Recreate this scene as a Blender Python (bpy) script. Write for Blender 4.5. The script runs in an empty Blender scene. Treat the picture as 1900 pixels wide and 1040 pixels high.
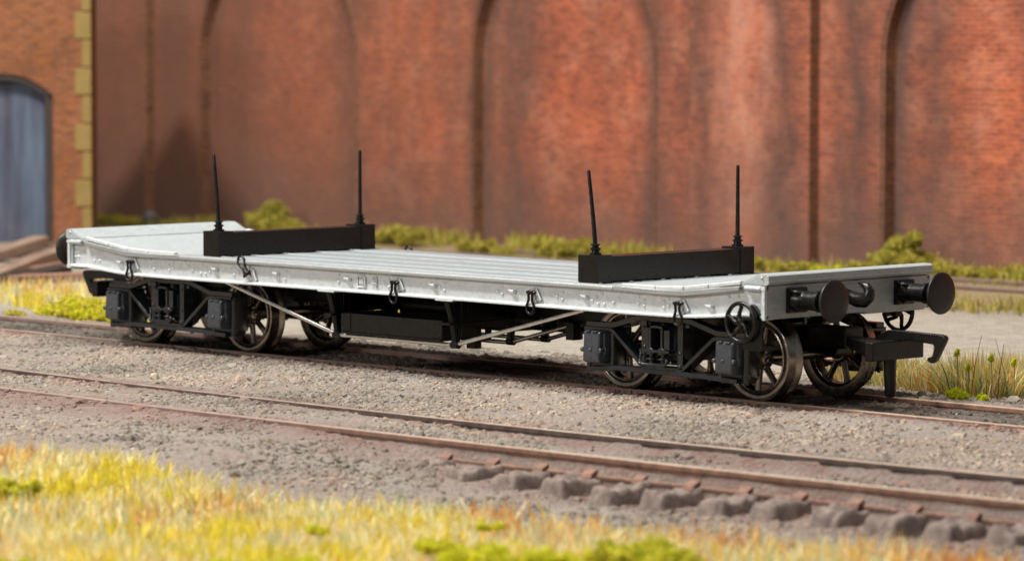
# Model bogie flat wagon on a diorama.  1 Blender unit = 1 mm.
import bpy, math, random
import numpy as np
from mathutils import Vector, Matrix, noise as mnoise
random.seed(7)
rng = np.random.default_rng(11)
scene = bpy.context.scene
col = scene.collection
pi = math.pi
sin, cos = math.sin, math.cos

# ------------------------------------------------------------------ materials
def new_mat(name):
    m = bpy.data.materials.new(name); m.use_nodes = True
    nt = m.node_tree
    return m, nt, nt.nodes['Principled BSDF']

def node(nt, typ, **kw):
    n = nt.nodes.new(typ)
    for k, v in kw.items():
        if k == 'inp':
            for a, b in v.items(): n.inputs[a].default_value = b
        else: setattr(n, k, v)
    return n

def ramp(nt, fac, stops, interp='LINEAR'):
    r = node(nt, 'ShaderNodeValToRGB'); r.color_ramp.interpolation = interp
    e = r.color_ramp.elements
    while len(e) > 1: e.remove(e[0])
    e[0].position = stops[0][0]; e[0].color = tuple(stops[0][1]) + (1,)
    for p, c in stops[1:]:
        q = e.new(p); q.color = tuple(c) + (1,)
    nt.links.new(fac, r.inputs['Fac']); return r.outputs['Color']

def coords(nt, scale=(1, 1, 1), which='Object'):
    tc = node(nt, 'ShaderNodeTexCoord'); mp = node(nt, 'ShaderNodeMapping')
    mp.inputs['Scale'].default_value = scale
    nt.links.new(tc.outputs[which], mp.inputs['Vector']); return mp.outputs['Vector']

def noise(nt, vec, scale, detail=4, rough=0.55):
    n = node(nt, 'ShaderNodeTexNoise', inp={'Scale': scale, 'Detail': detail, 'Roughness': rough})
    nt.links.new(vec, n.inputs['Vector']); return n.outputs['Fac']

def mixc(nt, fac, a, b, blend='MIX'):
    m = node(nt, 'ShaderNodeMix', data_type='RGBA', blend_type=blend)
    for s, v in ((m.inputs[0], fac), (m.inputs[6], a), (m.inputs[7], b)):
        if hasattr(v, 'is_linked'): nt.links.new(v, s)
        elif isinstance(v, (int, float)): s.default_value = v
        else: s.default_value = tuple(v) + (1,)
    return m.outputs[2]

def math_n(nt, op, a, b=None, c=None, clamp=False):
    m = node(nt, 'ShaderNodeMath', operation=op); m.use_clamp = clamp
    for i, v in enumerate((a, b, c)):
        if v is None: continue
        if hasattr(v, 'is_linked'): nt.links.new(v, m.inputs[i])
        else: m.inputs[i].default_value = v
    return m.outputs[0]

def bump(nt, bsdf, h, strength=0.3, dist=0.1):
    b = node(nt, 'ShaderNodeBump', inp={'Strength': strength, 'Distance': dist})
    nt.links.new(h, b.inputs['Height']); nt.links.new(b.outputs['Normal'], bsdf.inputs['Normal'])

def plastic(name, base, rough, spec=0.5, var=0.35, sc=1.5, bstr=0.15, metal=0.0, dust=0.0):
    m, nt, b = new_mat(name); v = coords(nt)
    n = noise(nt, v, sc, 6, 0.65)
    c = ramp(nt, n, [(0.3, [x*(1-var) for x in base]), (0.7, [min(1, x*(1+var)) for x in base])])
    if dust:
        d = noise(nt, v, 5.5, 3, 0.8)
        f = ramp(nt, d, [(0.66, (0, 0, 0)), (0.74, (dust,)*3)])
        c = mixc(nt, f, c, (0.32, 0.30, 0.28))
    nt.links.new(c, b.inputs['Base Color'])
    r = ramp(nt, n, [(0.3, (rough*0.8,)*3), (0.7, (min(1, rough*1.25),)*3)])
    nt.links.new(r, b.inputs['Roughness'])
    b.inputs['Metallic'].default_value = metal
    b.inputs['Specular IOR Level'].default_value = spec
    if bstr: bump(nt, b, noise(nt, v, sc*4, 4), bstr, 0.08)
    return m

def silver_mat(name, base, streak=(0.5, 6, 6), rough=0.38, metal=0.45):
    m, nt, b = new_mat(name)
    v = coords(nt, streak); v2 = coords(nt)
    n1 = noise(nt, v, 1.2, 8, 0.7); n2 = noise(nt, v2, 0.35, 5, 0.6); n3 = noise(nt, v2, 3.2, 6, 0.75)
    c = ramp(nt, n1, [(0.28, [x*0.78 for x in base]), (0.5, base), (0.75, [min(1, x*1.12) for x in base])])
    c = mixc(nt, ramp(nt, n2, [(0.42, (0, 0, 0)), (0.72, (0.45,)*3)]), c, [base[0]*0.80, base[1]*0.80, base[2]*0.77])
    c = mixc(nt, ramp(nt, n3, [(0.54, (0, 0, 0)), (0.72, (0.6,)*3)]), c, [q*0.66 for q in base])
    c = mixc(nt, ramp(nt, noise(nt, v2, 1.4, 5, 0.7), [(0.5, (0, 0, 0)), (0.68, (0.5,)*3)]), c, [min(1, q*1.25) for q in base])
    nt.links.new(c, b.inputs['Base Color'])
    b.inputs['Metallic'].default_value = metal
    nt.links.new(ramp(nt, n3, [(0.3, (rough*0.75,)*3), (0.7, (rough*1.4,)*3)]), b.inputs['Roughness'])
    h = math_n(nt, 'ADD', n1, n3)
    bump(nt, b, h, 0.55, 0.13)
    return m

M = {}
M['silver'] = silver_mat('cast_silver', (0.62, 0.65, 0.65), (1, 1, 1), 0.38, 0.22)
M['deck'] = silver_mat('deck_silver', (0.33, 0.365, 0.375), (0.10, 5, 5), 0.36, 0.30)
M['edge'] = silver_mat('brushed_edge', (0.34, 0.35, 0.345), (0.12, 6, 7), 0.42, 0.45)
M['ramp'] = silver_mat('end_silver', (0.43, 0.47, 0.475), (1.5, 0.5, 3), 0.42, 0.28)
M['black'] = plastic('black_plastic', (0.0045, 0.0042, 0.004), 0.30, 0.36, 0.3, 1.0, 0.12, dust=0.2)
M['slate'] = plastic('bogie_black', (0.012, 0.015, 0.0185), 0.22, 0.7, 0.35, 1.3, 0.15, dust=0.12)
M['slate2'] = plastic('axlebox_slate', (0.048, 0.056, 0.066), 0.30, 0.6, 0.3, 1.2, 0.3, dust=0.1)
M['under'] = plastic('underframe_black', (0.004, 0.004, 0.004), 0.34, 0.35, 0.3, 1.2, 0.2)
M['buffer'] = plastic('buffer_black', (0.017, 0.0135, 0.012), 0.38, 0.4, 0.2, 1.0, 0.05)
M['wheel'] = plastic('wheel_nickel', (0.33, 0.285, 0.235), 0.25, 0.5, 0.25, 0.8, 0.06, metal=1.0)
M['web'] = plastic('wheel_centre', (0.27, 0.235, 0.20), 0.24, 0.5, 0.3, 0.8, 0.1, metal=0.9)
M['brass'] = plastic('brass_bearing', (0.55, 0.36, 0.12), 0.35, 0.5, 0.2, 1, 0.05, metal=1.0)
M['rod'] = plastic('steel_rod', (0.74, 0.71, 0.66), 0.25, 0.5, 0.12, 0.8, 0.05, metal=0.9)

def brick_mat(name, c1, c2, dark, soot, light=None, streak=True, extra=None):
    """weathered embossed brick sheet: course pattern, blotches, hanging soot streaks, lime bloom"""
    m, nt, b = new_mat(name)
    tc = node(nt, 'ShaderNodeTexCoord')
    sep = node(nt, 'ShaderNodeSeparateXYZ'); nt.links.new(tc.outputs['Object'], sep.inputs[0])
    cmb = node(nt, 'ShaderNodeCombineXYZ')
    nt.links.new(math_n(nt, 'ADD', sep.outputs[0], sep.outputs[1]), cmb.inputs[0]); nt.links.new(sep.outputs[2], cmb.inputs[1])
    br = node(nt, 'ShaderNodeTexBrick', inp={'Scale': 1.0, 'Mortar Size': 0.20, 'Brick Width': 3.0, 'Row Height': 1.05, 'Bias': 0.0})
    nt.links.new(cmb.outputs[0], br.inputs['Vector'])
    br.inputs['Color1'].default_value = tuple(c1) + (1,); br.inputs['Color2'].default_value = tuple(c2) + (1,)
    br.inputs['Mortar'].default_value = tuple([x*0.8+0.06 for x in c1]) + (1,)
    v = coords(nt); vs = coords(nt, (1, 1, 0.22)); vh = coords(nt, (0.5, 0.5, 1.6))
    c = mixc(nt, ramp(nt, noise(nt, v, 0.05, 6, 0.62), [(0.38, (0, 0, 0)), (0.68, (0.75,)*3)]), br.outputs['Color'], dark)
    c = mixc(nt, ramp(nt, noise(nt, v, 0.22, 5, 0.7), [(0.48, (0, 0, 0)), (0.70, (0.6,)*3)]), c, [min(1, c1[0]*1.25), c1[1]*1.2, c1[2]*0.9])
    if streak:
        c = mixc(nt, ramp(nt, noise(nt, vs, 0.05, 4, 0.6), [(0.50, (0, 0, 0)), (0.70, (0.55,)*3)]), c, soot)
    if light:
        c = mixc(nt, ramp(nt, noise(nt, v, 0.11, 5, 0.7), [(0.48, (0, 0, 0)), (0.72, (0.5,)*3)]), c, light)
    c = mixc(nt, 0.7, c, ramp(nt, noise(nt, vh, 0.55, 4, 0.7), [(0.36, (0.38,)*3), (0.5, (0.85,)*3), (0.68, (1.0, 1.0, 1.0))]), 'MULTIPLY')
    if extra: c = extra(nt, sep, c, v)
    nt.links.new(c, b.inputs['Base Color']); b.inputs['Roughness'].default_value = 0.8
    b.inputs['Specular IOR Level'].default_value = 0.25
    bump(nt, b, math_n(nt, 'SUBTRACT', noise(nt, v, 0.5, 5, 0.7), br.outputs['Fac']), 0.6, 0.4)
    return m

def wall_tones(nt, sep, c, v):
    """airbrushed soot bands beside the pier corners, dark bands at the arch edges, ragged; and the
    weaker light on the left bays, put into the colour as brown"""
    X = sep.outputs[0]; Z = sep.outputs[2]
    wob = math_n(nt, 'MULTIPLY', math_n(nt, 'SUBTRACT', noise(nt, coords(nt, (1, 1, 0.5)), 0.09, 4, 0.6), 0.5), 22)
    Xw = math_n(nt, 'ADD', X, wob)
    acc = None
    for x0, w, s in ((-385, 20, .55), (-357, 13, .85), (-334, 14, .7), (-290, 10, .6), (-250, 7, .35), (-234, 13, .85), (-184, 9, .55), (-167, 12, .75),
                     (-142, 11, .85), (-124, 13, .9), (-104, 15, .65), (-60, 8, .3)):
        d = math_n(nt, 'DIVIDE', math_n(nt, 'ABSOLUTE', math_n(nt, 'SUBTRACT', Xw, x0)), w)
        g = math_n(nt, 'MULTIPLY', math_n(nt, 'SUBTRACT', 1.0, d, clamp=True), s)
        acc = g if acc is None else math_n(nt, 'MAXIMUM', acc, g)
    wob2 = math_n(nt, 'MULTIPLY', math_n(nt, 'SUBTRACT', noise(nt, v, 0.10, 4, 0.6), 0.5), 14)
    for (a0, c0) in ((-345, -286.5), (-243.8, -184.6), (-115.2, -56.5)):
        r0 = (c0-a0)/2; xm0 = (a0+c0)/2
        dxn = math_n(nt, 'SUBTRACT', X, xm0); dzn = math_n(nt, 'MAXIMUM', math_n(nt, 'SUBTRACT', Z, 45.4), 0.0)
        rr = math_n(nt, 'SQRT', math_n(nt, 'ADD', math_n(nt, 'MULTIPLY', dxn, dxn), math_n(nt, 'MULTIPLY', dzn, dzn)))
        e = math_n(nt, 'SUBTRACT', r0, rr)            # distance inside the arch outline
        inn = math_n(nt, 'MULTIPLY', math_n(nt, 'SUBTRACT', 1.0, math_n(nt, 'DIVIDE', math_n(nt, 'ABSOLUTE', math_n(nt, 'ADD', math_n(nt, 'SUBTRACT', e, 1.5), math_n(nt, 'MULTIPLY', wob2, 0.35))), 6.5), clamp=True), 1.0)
        acc = math_n(nt, 'MAXIMUM', acc, inn)  # darker band along the inner arch edge
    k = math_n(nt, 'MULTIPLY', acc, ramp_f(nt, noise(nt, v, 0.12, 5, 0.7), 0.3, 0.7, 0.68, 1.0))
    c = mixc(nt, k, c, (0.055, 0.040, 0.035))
    # pale bloom on the wide pier
    pb = math_n(nt, 'SUBTRACT', 1.0, math_n(nt, 'DIVIDE', math_n(nt, 'ABSOLUTE', math_n(nt, 'SUBTRACT', Xw, -154)), 12), clamp=True)
    c = mixc(nt, math_n(nt, 'MULTIPLY', pb, ramp_f(nt, noise(nt, coords(nt, (1, 1, 0.3)), 0.2, 5, 0.7), 0.35, 0.65, 0.1, 0.75)), c, (0.42, 0.22, 0.16))
    # light falloff over the left bays, painted in as brown
    lf = math_n(nt, 'ADD', math_n(nt, 'MULTIPLY', X, -0.0062), -1.24)
    lf = math_n(nt, 'ADD', lf, math_n(nt, 'MULTIPLY', math_n(nt, 'SUBTRACT', noise(nt, v, 0.03, 3), 0.5), 0.9), clamp=True)
    c = mixc(nt, math_n(nt, 'MULTIPLY', lf, 0.82), c, (0.17, 0.075, 0.045))
    # darker brown band at the foot, with an uneven top line
    zt = math_n(nt, 'ADD', Z, math_n(nt, 'MULTIPLY', math_n(nt, 'SUBTRACT', noise(nt, v, 0.06, 5, .65), 0.5), 30))
    gz = math_n(nt, 'SUBTRACT', 1.0, math_n(nt, 'DIVIDE', zt, 26), clamp=True)
    return mixc(nt, math_n(nt, 'MULTIPLY', gz, 0.7), c, (0.11, 0.07, 0.055))

def ramp_f(nt, f, a, b, lo, hi):
    m = node(nt, 'ShaderNodeMapRange', inp={'From Min': a, 'From Max': b, 'To Min': lo, 'To Max': hi})
    nt.links.new(f, m.inputs['Value']); return m.outputs[0]

M['brick'] = brick_mat('red_brick', (0.45, 0.108, 0.040), (0.33, 0.078, 0.034), (0.20, 0.062, 0.036), (0.13, 0.058, 0.045), (0.46, 0.235, 0.16), extra=wall_tones)
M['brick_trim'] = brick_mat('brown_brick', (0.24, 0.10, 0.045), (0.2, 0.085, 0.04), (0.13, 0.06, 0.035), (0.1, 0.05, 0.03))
M['brick2'] = brick_mat('orange_brick', (0.31, 0.105, 0.034), (0.23, 0.082, 0.03), (0.15, 0.062, 0.028), (0.12, 0.06, 0.035))
M['quoin'] = plastic('yellow_stone', (0.25, 0.175, 0.058), 0.8, 0.2, 0.15, 0.2, 0.3)
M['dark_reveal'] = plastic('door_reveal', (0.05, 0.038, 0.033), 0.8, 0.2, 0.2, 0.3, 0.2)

def door_mat():
    m, nt, b = new_mat('blue_grey_boards')
    v = coords(nt, (1, 1, 0.12)); v2 = coords(nt)
    c = ramp(nt, noise(nt, v, 0.16, 4, 0.6), [(0.36, (0.04, 0.038, 0.06)), (0.5, (0.06, 0.075, 0.115)), (0.68, (0.10, 0.145, 0.20))])
    c = mixc(nt, ramp(nt, noise(nt, v2, 0.12, 5), [(0.5, (0, 0, 0)), (0.8, (0.5,)*3)]), c, (0.14, 0.11, 0.14))
    nt.links.new(c, b.inputs['Base Color']); b.inputs['Roughness'].default_value = 0.7
    return m
M['door'] = door_mat()

def attr_mat(name, rough=0.8, spec=0.2, sub=0.0, scale=3.0):
    """colour comes from a per-stone / per-blade face attribute, broken up with noise"""
    m, nt, b = new_mat(name)
    a = node(nt, 'ShaderNodeAttribute', attribute_name='tint')
    n = noise(nt, coords(nt), scale, 4, 0.65)
    c = mixc(nt, 0.5, a.outputs['Color'], ramp(nt, n, [(0.25, (0.62,)*3), (0.75, (1.0,)*3)]), 'MULTIPLY')
    nt.links.new(c, b.inputs['Base Color']); b.inputs['Roughness'].default_value = rough
    b.inputs['Specular IOR Level'].default_value = spec
    if sub:
        tr = node(nt, 'ShaderNodeBsdfTranslucent'); nt.links.new(c, tr.inputs['Color'])
        mx = node(nt, 'ShaderNodeMixShader'); mx.inputs[0].default_value = sub
        nt.links.new(b.outputs[0], mx.inputs[1]); nt.links.new(tr.outputs[0], mx.inputs[2])
        nt.links.new(mx.outputs[0], nt.nodes['Material Output'].inputs['Surface'])
    return m
M['stones'] = attr_mat('ballast_chips')
M['blades'] = attr_mat('grass_blades', 0.6, 0.25, 0.5)
M['foam'] = attr_mat('foam_leaves', 0.75, 0.15, 0.5)

def ground_mat():
    m, nt, b = new_mat('diorama_ground'); v = coords(nt)
    tc = node(nt, 'ShaderNodeTexCoord'); sep = node(nt, 'ShaderNodeSeparateXYZ'); nt.links.new(tc.outputs['Object'], sep.inputs[0])
    Y = sep.outputs[1]
    fine = noise(nt, v, 1.6, 8, 0.75); mid = noise(nt, v, 0.16, 6, 0.6); big = noise(nt, v, 0.03, 4, 0.6)
    c = ramp(nt, fine, [(0.30, (0.14, 0.115, 0.10)), (0.5, (0.25, 0.205, 0.17)), (0.72, (0.39, 0.33, 0.275))])
    c = mixc(nt, ramp(nt, mid, [(0.45, (0, 0, 0)), (0.66, (0.4,)*3)]), c, (0.26, 0.185, 0.15))
    c = mixc(nt, ramp(nt, big, [(0.42, (0, 0, 0)), (0.62, (0.5,)*3)]), c, (0.29, 0.27, 0.245))
    # rusty dust close to each running rail
    acc = None
    for y0, w0 in ((-9.2, 6.5), (9.2, 6.5), (-78.5, 12), (-58.0, 6.5)):
        d = math_n(nt, 'DIVIDE', math_n(nt, 'ABSOLUTE', math_n(nt, 'SUBTRACT', Y, y0)), w0)
        g = math_n(nt, 'SUBTRACT', 1.0, d, clamp=True)
        acc = g if acc is None else math_n(nt, 'MAXIMUM', acc, g)
    k = math_n(nt, 'MULTIPLY', acc, ramp_f(nt, mid, 0.3, 0.7, 0.25, 0.95))
    c = mixc(nt, k, c, (0.17, 0.095, 0.08))
    # dark bed between the rails, with the wagon's shadow painted in
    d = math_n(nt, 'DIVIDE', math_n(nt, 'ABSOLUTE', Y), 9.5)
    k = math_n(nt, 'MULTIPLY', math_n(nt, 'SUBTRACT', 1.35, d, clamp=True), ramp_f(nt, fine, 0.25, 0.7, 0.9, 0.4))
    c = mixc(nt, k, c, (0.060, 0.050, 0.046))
    # pale dusty road behind the wagon, grass scatter further off
    rd = math_n(nt, 'MULTIPLY', ramp_f(nt, Y, 16, 34, 0, 1), ramp_f(nt, Y, 140, 165, 1, 0))
    rc = ramp(nt, noise(nt, coords(nt, (1, 1, 1)), 0.35, 8, 0.75), [(0.3, (0.24, 0.21, 0.165)), (0.55, (0.37, 0.34, 0.28)), (0.72, (0.45, 0.42, 0.36))])
    c = mixc(nt, math_n(nt, 'MULTIPLY', rd, 0.9), c, rc)
    gr = ramp_f(nt, Y, 150, 168, 0, 1)
    gc = ramp(nt, noise(nt, v, 0.12, 6, 0.7), [(0.35, (0.30, 0.24, 0.10)), (0.5, (0.30, 0.22, 0.14)), (0.7, (0.22, 0.22, 0.04))])
    c = mixc(nt, gr, c, gc)
    fg = ramp_f(nt, math_n(nt, 'SUBTRACT', Y, math_n(nt, 'MULTIPLY', sep.outputs[0], 0.14)), -132, -140, 0, 1)
    c = mixc(nt, math_n(nt, 'MULTIPLY', fg, 0.85), c, ramp(nt, noise(nt, v, 0.3, 5), [(0.35, (0.25, 0.17, 0.07)), (0.65, (0.42, 0.33, 0.06))]))
    nt.links.new(c, b.inputs['Base Color']); b.inputs['Roughness'].default_value = 0.9
    b.inputs['Specular IOR Level'].default_value = 0.15
    vo = node(nt, 'ShaderNodeTexVoronoi', inp={'Scale': 1.35}); nt.links.new(v, vo.inputs['Vector'])
    h = math_n(nt, 'SUBTRACT', math_n(nt, 'MULTIPLY', fine, 0.8), math_n(nt, 'MULTIPLY', vo.outputs['Distance'], 0.55))
    bump(nt, b, h, 0.9, 0.55)
    return m
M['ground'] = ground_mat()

def rail_mats():
    m, nt, b = new_mat('rusty_rail'); v = coords(nt)
    c = ramp(nt, noise(nt, v, 0.6, 6, 0.7), [(0.3, (0.10, 0.052, 0.036)), (0.55, (0.20, 0.105, 0.07)), (0.75, (0.31, 0.17, 0.11))])
    sx = node(nt, 'ShaderNodeSeparateXYZ'); tcx = node(nt, 'ShaderNodeTexCoord'); nt.links.new(tcx.outputs['Object'], sx.inputs[0])
    k = math_n(nt, 'MULTIPLY', ramp_f(nt, sx.outputs[0], 10, 80, 1, 0), ramp_f(nt, noise(nt, v, 0.3, 4), 0.35, 0.6, 0.3, 0.9))
    c = mixc(nt, k, c, (0.20, 0.145, 0.12))
    nt.links.new(c, b.inputs['Base Color']); b.inputs['Roughness'].default_value = 0.75
    bump(nt, b, noise(nt, v, 3, 4), 0.3, 0.1)
    M['rust'] = m
    m, nt, b = new_mat('rail_top'); v = coords(nt, (0.25, 1, 1))
    c = ramp(nt, noise(nt, v, 0.5, 6, 0.7), [(0.3, (0.42, 0.29, 0.21)), (0.5, (0.62, 0.48, 0.36)), (0.72, (0.74, 0.62, 0.48))])
    sx = node(nt, 'ShaderNodeSeparateXYZ'); tcx = node(nt, 'ShaderNodeTexCoord'); nt.links.new(tcx.outputs['Object'], sx.inputs[0])
    k = math_n(nt, 'MULTIPLY', ramp_f(nt, sx.outputs[0], 20, 95, 1, 0), ramp_f(nt, noise(nt, v, 0.35, 4), 0.35, 0.6, 0.5, 1.0))
    c = mixc(nt, k, c, (0.30, 0.235, 0.19))
    nt.links.new(c, b.inputs['Base Color']); b.inputs['Roughness'].default_value = 0.5; b.inputs['Metallic'].default_value = 0.25
    M['railtop'] = m
    M['rust_dark'] = plastic('shaded_rail', (0.085, 0.062, 0.052), 0.8, 0.2, 0.4, 0.6, 0.3)  # far rail's shaded side put into a darker rust; also dark stalks
    M['sleeper'] = plastic('sleeper_dust', (0.185, 0.145, 0.125), 0.92, 0.12, 0.45, 0.7, 1.0)
rail_mats()

def wood_mat(name, a, b_):
    m, nt, b = new_mat(name); v = coords(nt, (0.15, 2, 2))
    c = ramp(nt, noise(nt, v, 0.5, 6, 0.7), [(0.3, a), (0.7, b_)])
    c = mixc(nt, ramp(nt, noise(nt, coords(nt), 0.12, 4), [(0.5, (0, 0, 0)), (0.75, (0.6,)*3)]), c, (0.24, 0.13, 0.085))
    nt.links.new(c, b.inputs['Base Color']); b.inputs['Roughness'].default_value = 0.8
    return m
M['wood'] = wood_mat('weathered_timber', (0.13, 0.085, 0.06), (0.40, 0.28, 0.20))
M['wood2'] = wood_mat('rusty_brown_timber', (0.13, 0.062, 0.04), (0.34, 0.19, 0.13))

# ------------------------------------------------------------------ mesh helpers
class MB:
    def __init__(s): s.v = []; s.f = []; s.m = []
    def add(s, vs, fs, mi=0):
        o = len(s.v); s.v += [tuple(p) for p in vs]
        s.f += [tuple(i+o for i in f) for f in fs]; s.m += [mi]*len(fs); return s
    def box(s, c, d, mi=0, rot=None):
        x, y, z = [k/2 for k in d]
        vs = [Vector((a*x, b*y, e*z)) for e in (-1, 1) for b in (-1, 1) for a in (-1, 1)]
        if rot: vs = [rot @ p for p in vs]
        vs = [p + Vector(c) for p in vs]
        return s.add(vs, [(0, 2, 3, 1), (4, 5, 7, 6), (0, 1, 5, 4), (2, 6, 7, 3), (1, 3, 7, 5), (0, 4, 6, 2)], mi)
    def b2(s, x0, x1, y0, y1, z0, z1, mi=0):
        return s.box(((x0+x1)/2, (y0+y1)/2, (z0+z1)/2), (abs(x1-x0), abs(y1-y0), abs(z1-z0)), mi)
    def prism_y(s, pts, y0, y1, mi=0):
        """polygon in x,z extruded between two y"""
        n = len(pts)
        vs = [(x, y0, z) for x, z in pts] + [(x, y1, z) for x, z in pts]
        a = sum(pts[i][0]*pts[(i+1) % n][1]-pts[(i+1) % n][0]*pts[i][1] for i in range(n))
        f0 = tuple(range(n)); f1 = tuple(range(2*n-1, n-1, -1))
        sd = [(i+n, (i+1) % n+n, (i+1) % n, i) for i in range(n)]
        fs = [f0, f1] + sd
        if (a > 0) != (y0 < y1): fs = [tuple(reversed(f)) for f in fs]
        return s.add(vs, fs, mi)
    def prism_x(s, pts, x0, x1, mi=0):
        n = len(pts)
        vs = [(x0, y, z) for y, z in pts] + [(x1, y, z) for y, z in pts]
        a = sum(pts[i][0]*pts[(i+1) % n][1]-pts[(i+1) % n][0]*pts[i][1] for i in range(n))
        fs = [tuple(range(n-1, -1, -1)), tuple(range(n, 2*n))] + [(i, (i+1) % n, (i+1) % n+n, i+n) for i in range(n)]
        if (a > 0) != (x1 > x0): fs = [tuple(reversed(f)) for f in fs]
        return s.add(vs, fs, mi)
    def bar_xz(s, pts, th, y0, y1, mi=0):
        """flat bar following a polyline in x,z"""
        P = [Vector((a, b)) for a, b in pts]; up = []; dn = []
        for i, p in enumerate(P):
            d = (P[min(i+1, len(P)-1)]-P[max(i-1, 0)]).normalized(); nrm = Vector((-d.y, d.x))*th/2
            up.append(p+nrm); dn.append(p-nrm)
        return s.prism_y([tuple(p) for p in dn] + [tuple(p) for p in reversed(up)], y0, y1, mi)
    def tube(s, pts, r, n=10, mi=0, closed=False, cap=True):
        P = [Vector(p) for p in pts]; R = r if isinstance(r, (list, tuple)) else [r]*len(P)
        o = len(s.v); L = len(P); prev = None
        for i, p in enumerate(P):
            if closed: d = (P[(i+1) % L]-P[i-1]).normalized()
            else: d = (P[min(i+1, L-1)]-P[max(i-1, 0)]).normalized()
            if prev is None:
                a = Vector((0, 0, 1)) if abs(d.z) < 0.9 else Vector((1, 0, 0)); u = d.cross(a).normalized()
            else: u = (prev - d*prev.dot(d)).normalized()
            prev = u; w = d.cross(u)
            s.v += [tuple(p+(u*cos(2*pi*k/n)+w*sin(2*pi*k/n))*R[i]) for k in range(n)]
        for i in range(L if closed else L-1):
            j = (i+1) % L
            for k in range(n):
                s.f.append((o+i*n+k, o+i*n+(k+1) % n, o+j*n+(k+1) % n, o+j*n+k)); s.m.append(mi)
        if cap and not closed:
            s.f.append(tuple(o+k for k in range(n-1, -1, -1))); s.f.append(tuple(o+(L-1)*n+k for k in range(n))); s.m += [mi, mi]
        return s
    def lathe(s, prof, c, axis='y', n=32, mi=0):
        """prof: list of (radius, distance along axis)"""
        o = len(s.v); L = len(prof)
        for r, a in prof:
            for k in range(n):
                t = 2*pi*k/n; u, w = r*cos(t), r*sin(t)
                p = {'y': (u, a, w), 'x': (a, u, w), 'z': (u, w, a)}[axis]
                s.v.append((c[0]+p[0], c[1]+p[1], c[2]+p[2]))
        for i in range(L-1):
            for k in range(n):
                f = (o+i*n+k, o+i*n+(k+1) % n, o+(i+1)*n+(k+1) % n, o+(i+1)*n+k)
                s.f.append(f); s.m.append(mi)
        return s
    def dome(s, c, r, d=(0, -1, 0), h=0.6, n=8, mi=0):
        D = Vector(d).normalized(); a = Vector((0, 0, 1)) if abs(D.z) < 0.9 else Vector((1, 0, 0))
        u = D.cross(a).normalized(); w = D.cross(u); o = len(s.v); C_ = Vector(c)
        for rr, hh in ((1.0, 0), (0.8, 0.55), (0.35, 0.95)):
            s.v += [tuple(C_+(u*cos(2*pi*k/n)+w*sin(2*pi*k/n))*r*rr+D*r*h*hh) for k in range(n)]
        for i in range(2):
            for k in range(n):
                s.f.append((o+i*n+k, o+i*n+(k+1) % n, o+(i+1)*n+(k+1) % n, o+(i+1)*n+k)); s.m.append(mi)
        s.f.append(tuple(o+2*n+k for k in range(n))); s.m.append(mi)
        s.f.append(tuple(o+k for k in range(n-1, -1, -1))); s.m.append(mi)
        return s
    def mirror_y(s, sgn):
        if sgn > 0: s.v = [(x, -y, z) for x, y, z in s.v]; s.f = [tuple(reversed(f)) for f in s.f]
        return s
    def turn(s):
        """half turn about z"""
        s.v = [(-x, -y, z) for x, y, z in s.v]; return s
    def shift(s, dx=0, dy=0, dz=0):
        s.v = [(x+dx, y+dy, z+dz) for x, y, z in s.v]; return s
    def build(s, name, mats, parent=None, bev=0, smooth=True, seg=2, ang=35, fix=True):
        me = bpy.data.meshes.new(name); me.from_pydata(s.v, [], s.f)
        mats = mats if isinstance(mats, (list, tuple)) else [mats]
        for m in mats: me.materials.append(M[m] if isinstance(m, str) else m)
        me.polygons.foreach_set('material_index', s.m)
        if fix:
            import bmesh
            bm = bmesh.new(); bm.from_mesh(me); bmesh.ops.recalc_face_normals(bm, faces=bm.faces); bm.to_mesh(me); bm.free()
        if smooth:
            me.polygons.foreach_set('use_smooth', [True]*len(me.polygons))
            me.set_sharp_from_angle(angle=math.radians(ang))
        me.update()
        o = bpy.data.objects.new(name, me); col.objects.link(o)
        if parent: o.parent = parent
        if bev:
            b = o.modifiers.new('bevel', 'BEVEL'); b.width = bev; b.segments = seg; b.limit_method = 'ANGLE'
            b.angle_limit = math.radians(40); b.harden_normals = True
        return o

def tag(o, label=None, cat=None, group=None, kind=None):
    if label: o['label'] = label
    if cat: o['category'] = cat
    if group: o['group'] = group
    if kind: o['kind'] = kind
    return o
def empty(name, loc=(0, 0, 0), rz=0):
    o = bpy.data.objects.new(name, None); col.objects.link(o); o.location = loc; o.rotation_euler = (0, 0, rz)
    o.empty_display_size = 2; return o
def Rx(a): return Matrix.Rotation(a, 3, 'X')
def Rz(a): return Matrix.Rotation(a, 3, 'Z')

# ================================================================== THE WAGON
W = 17.6; XH = 77.9
wagon = empty('flat_wagon')
tag(wagon, 'silver grey bogie flat wagon with two black bolsters standing on the rails', 'railway wagon')

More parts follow.
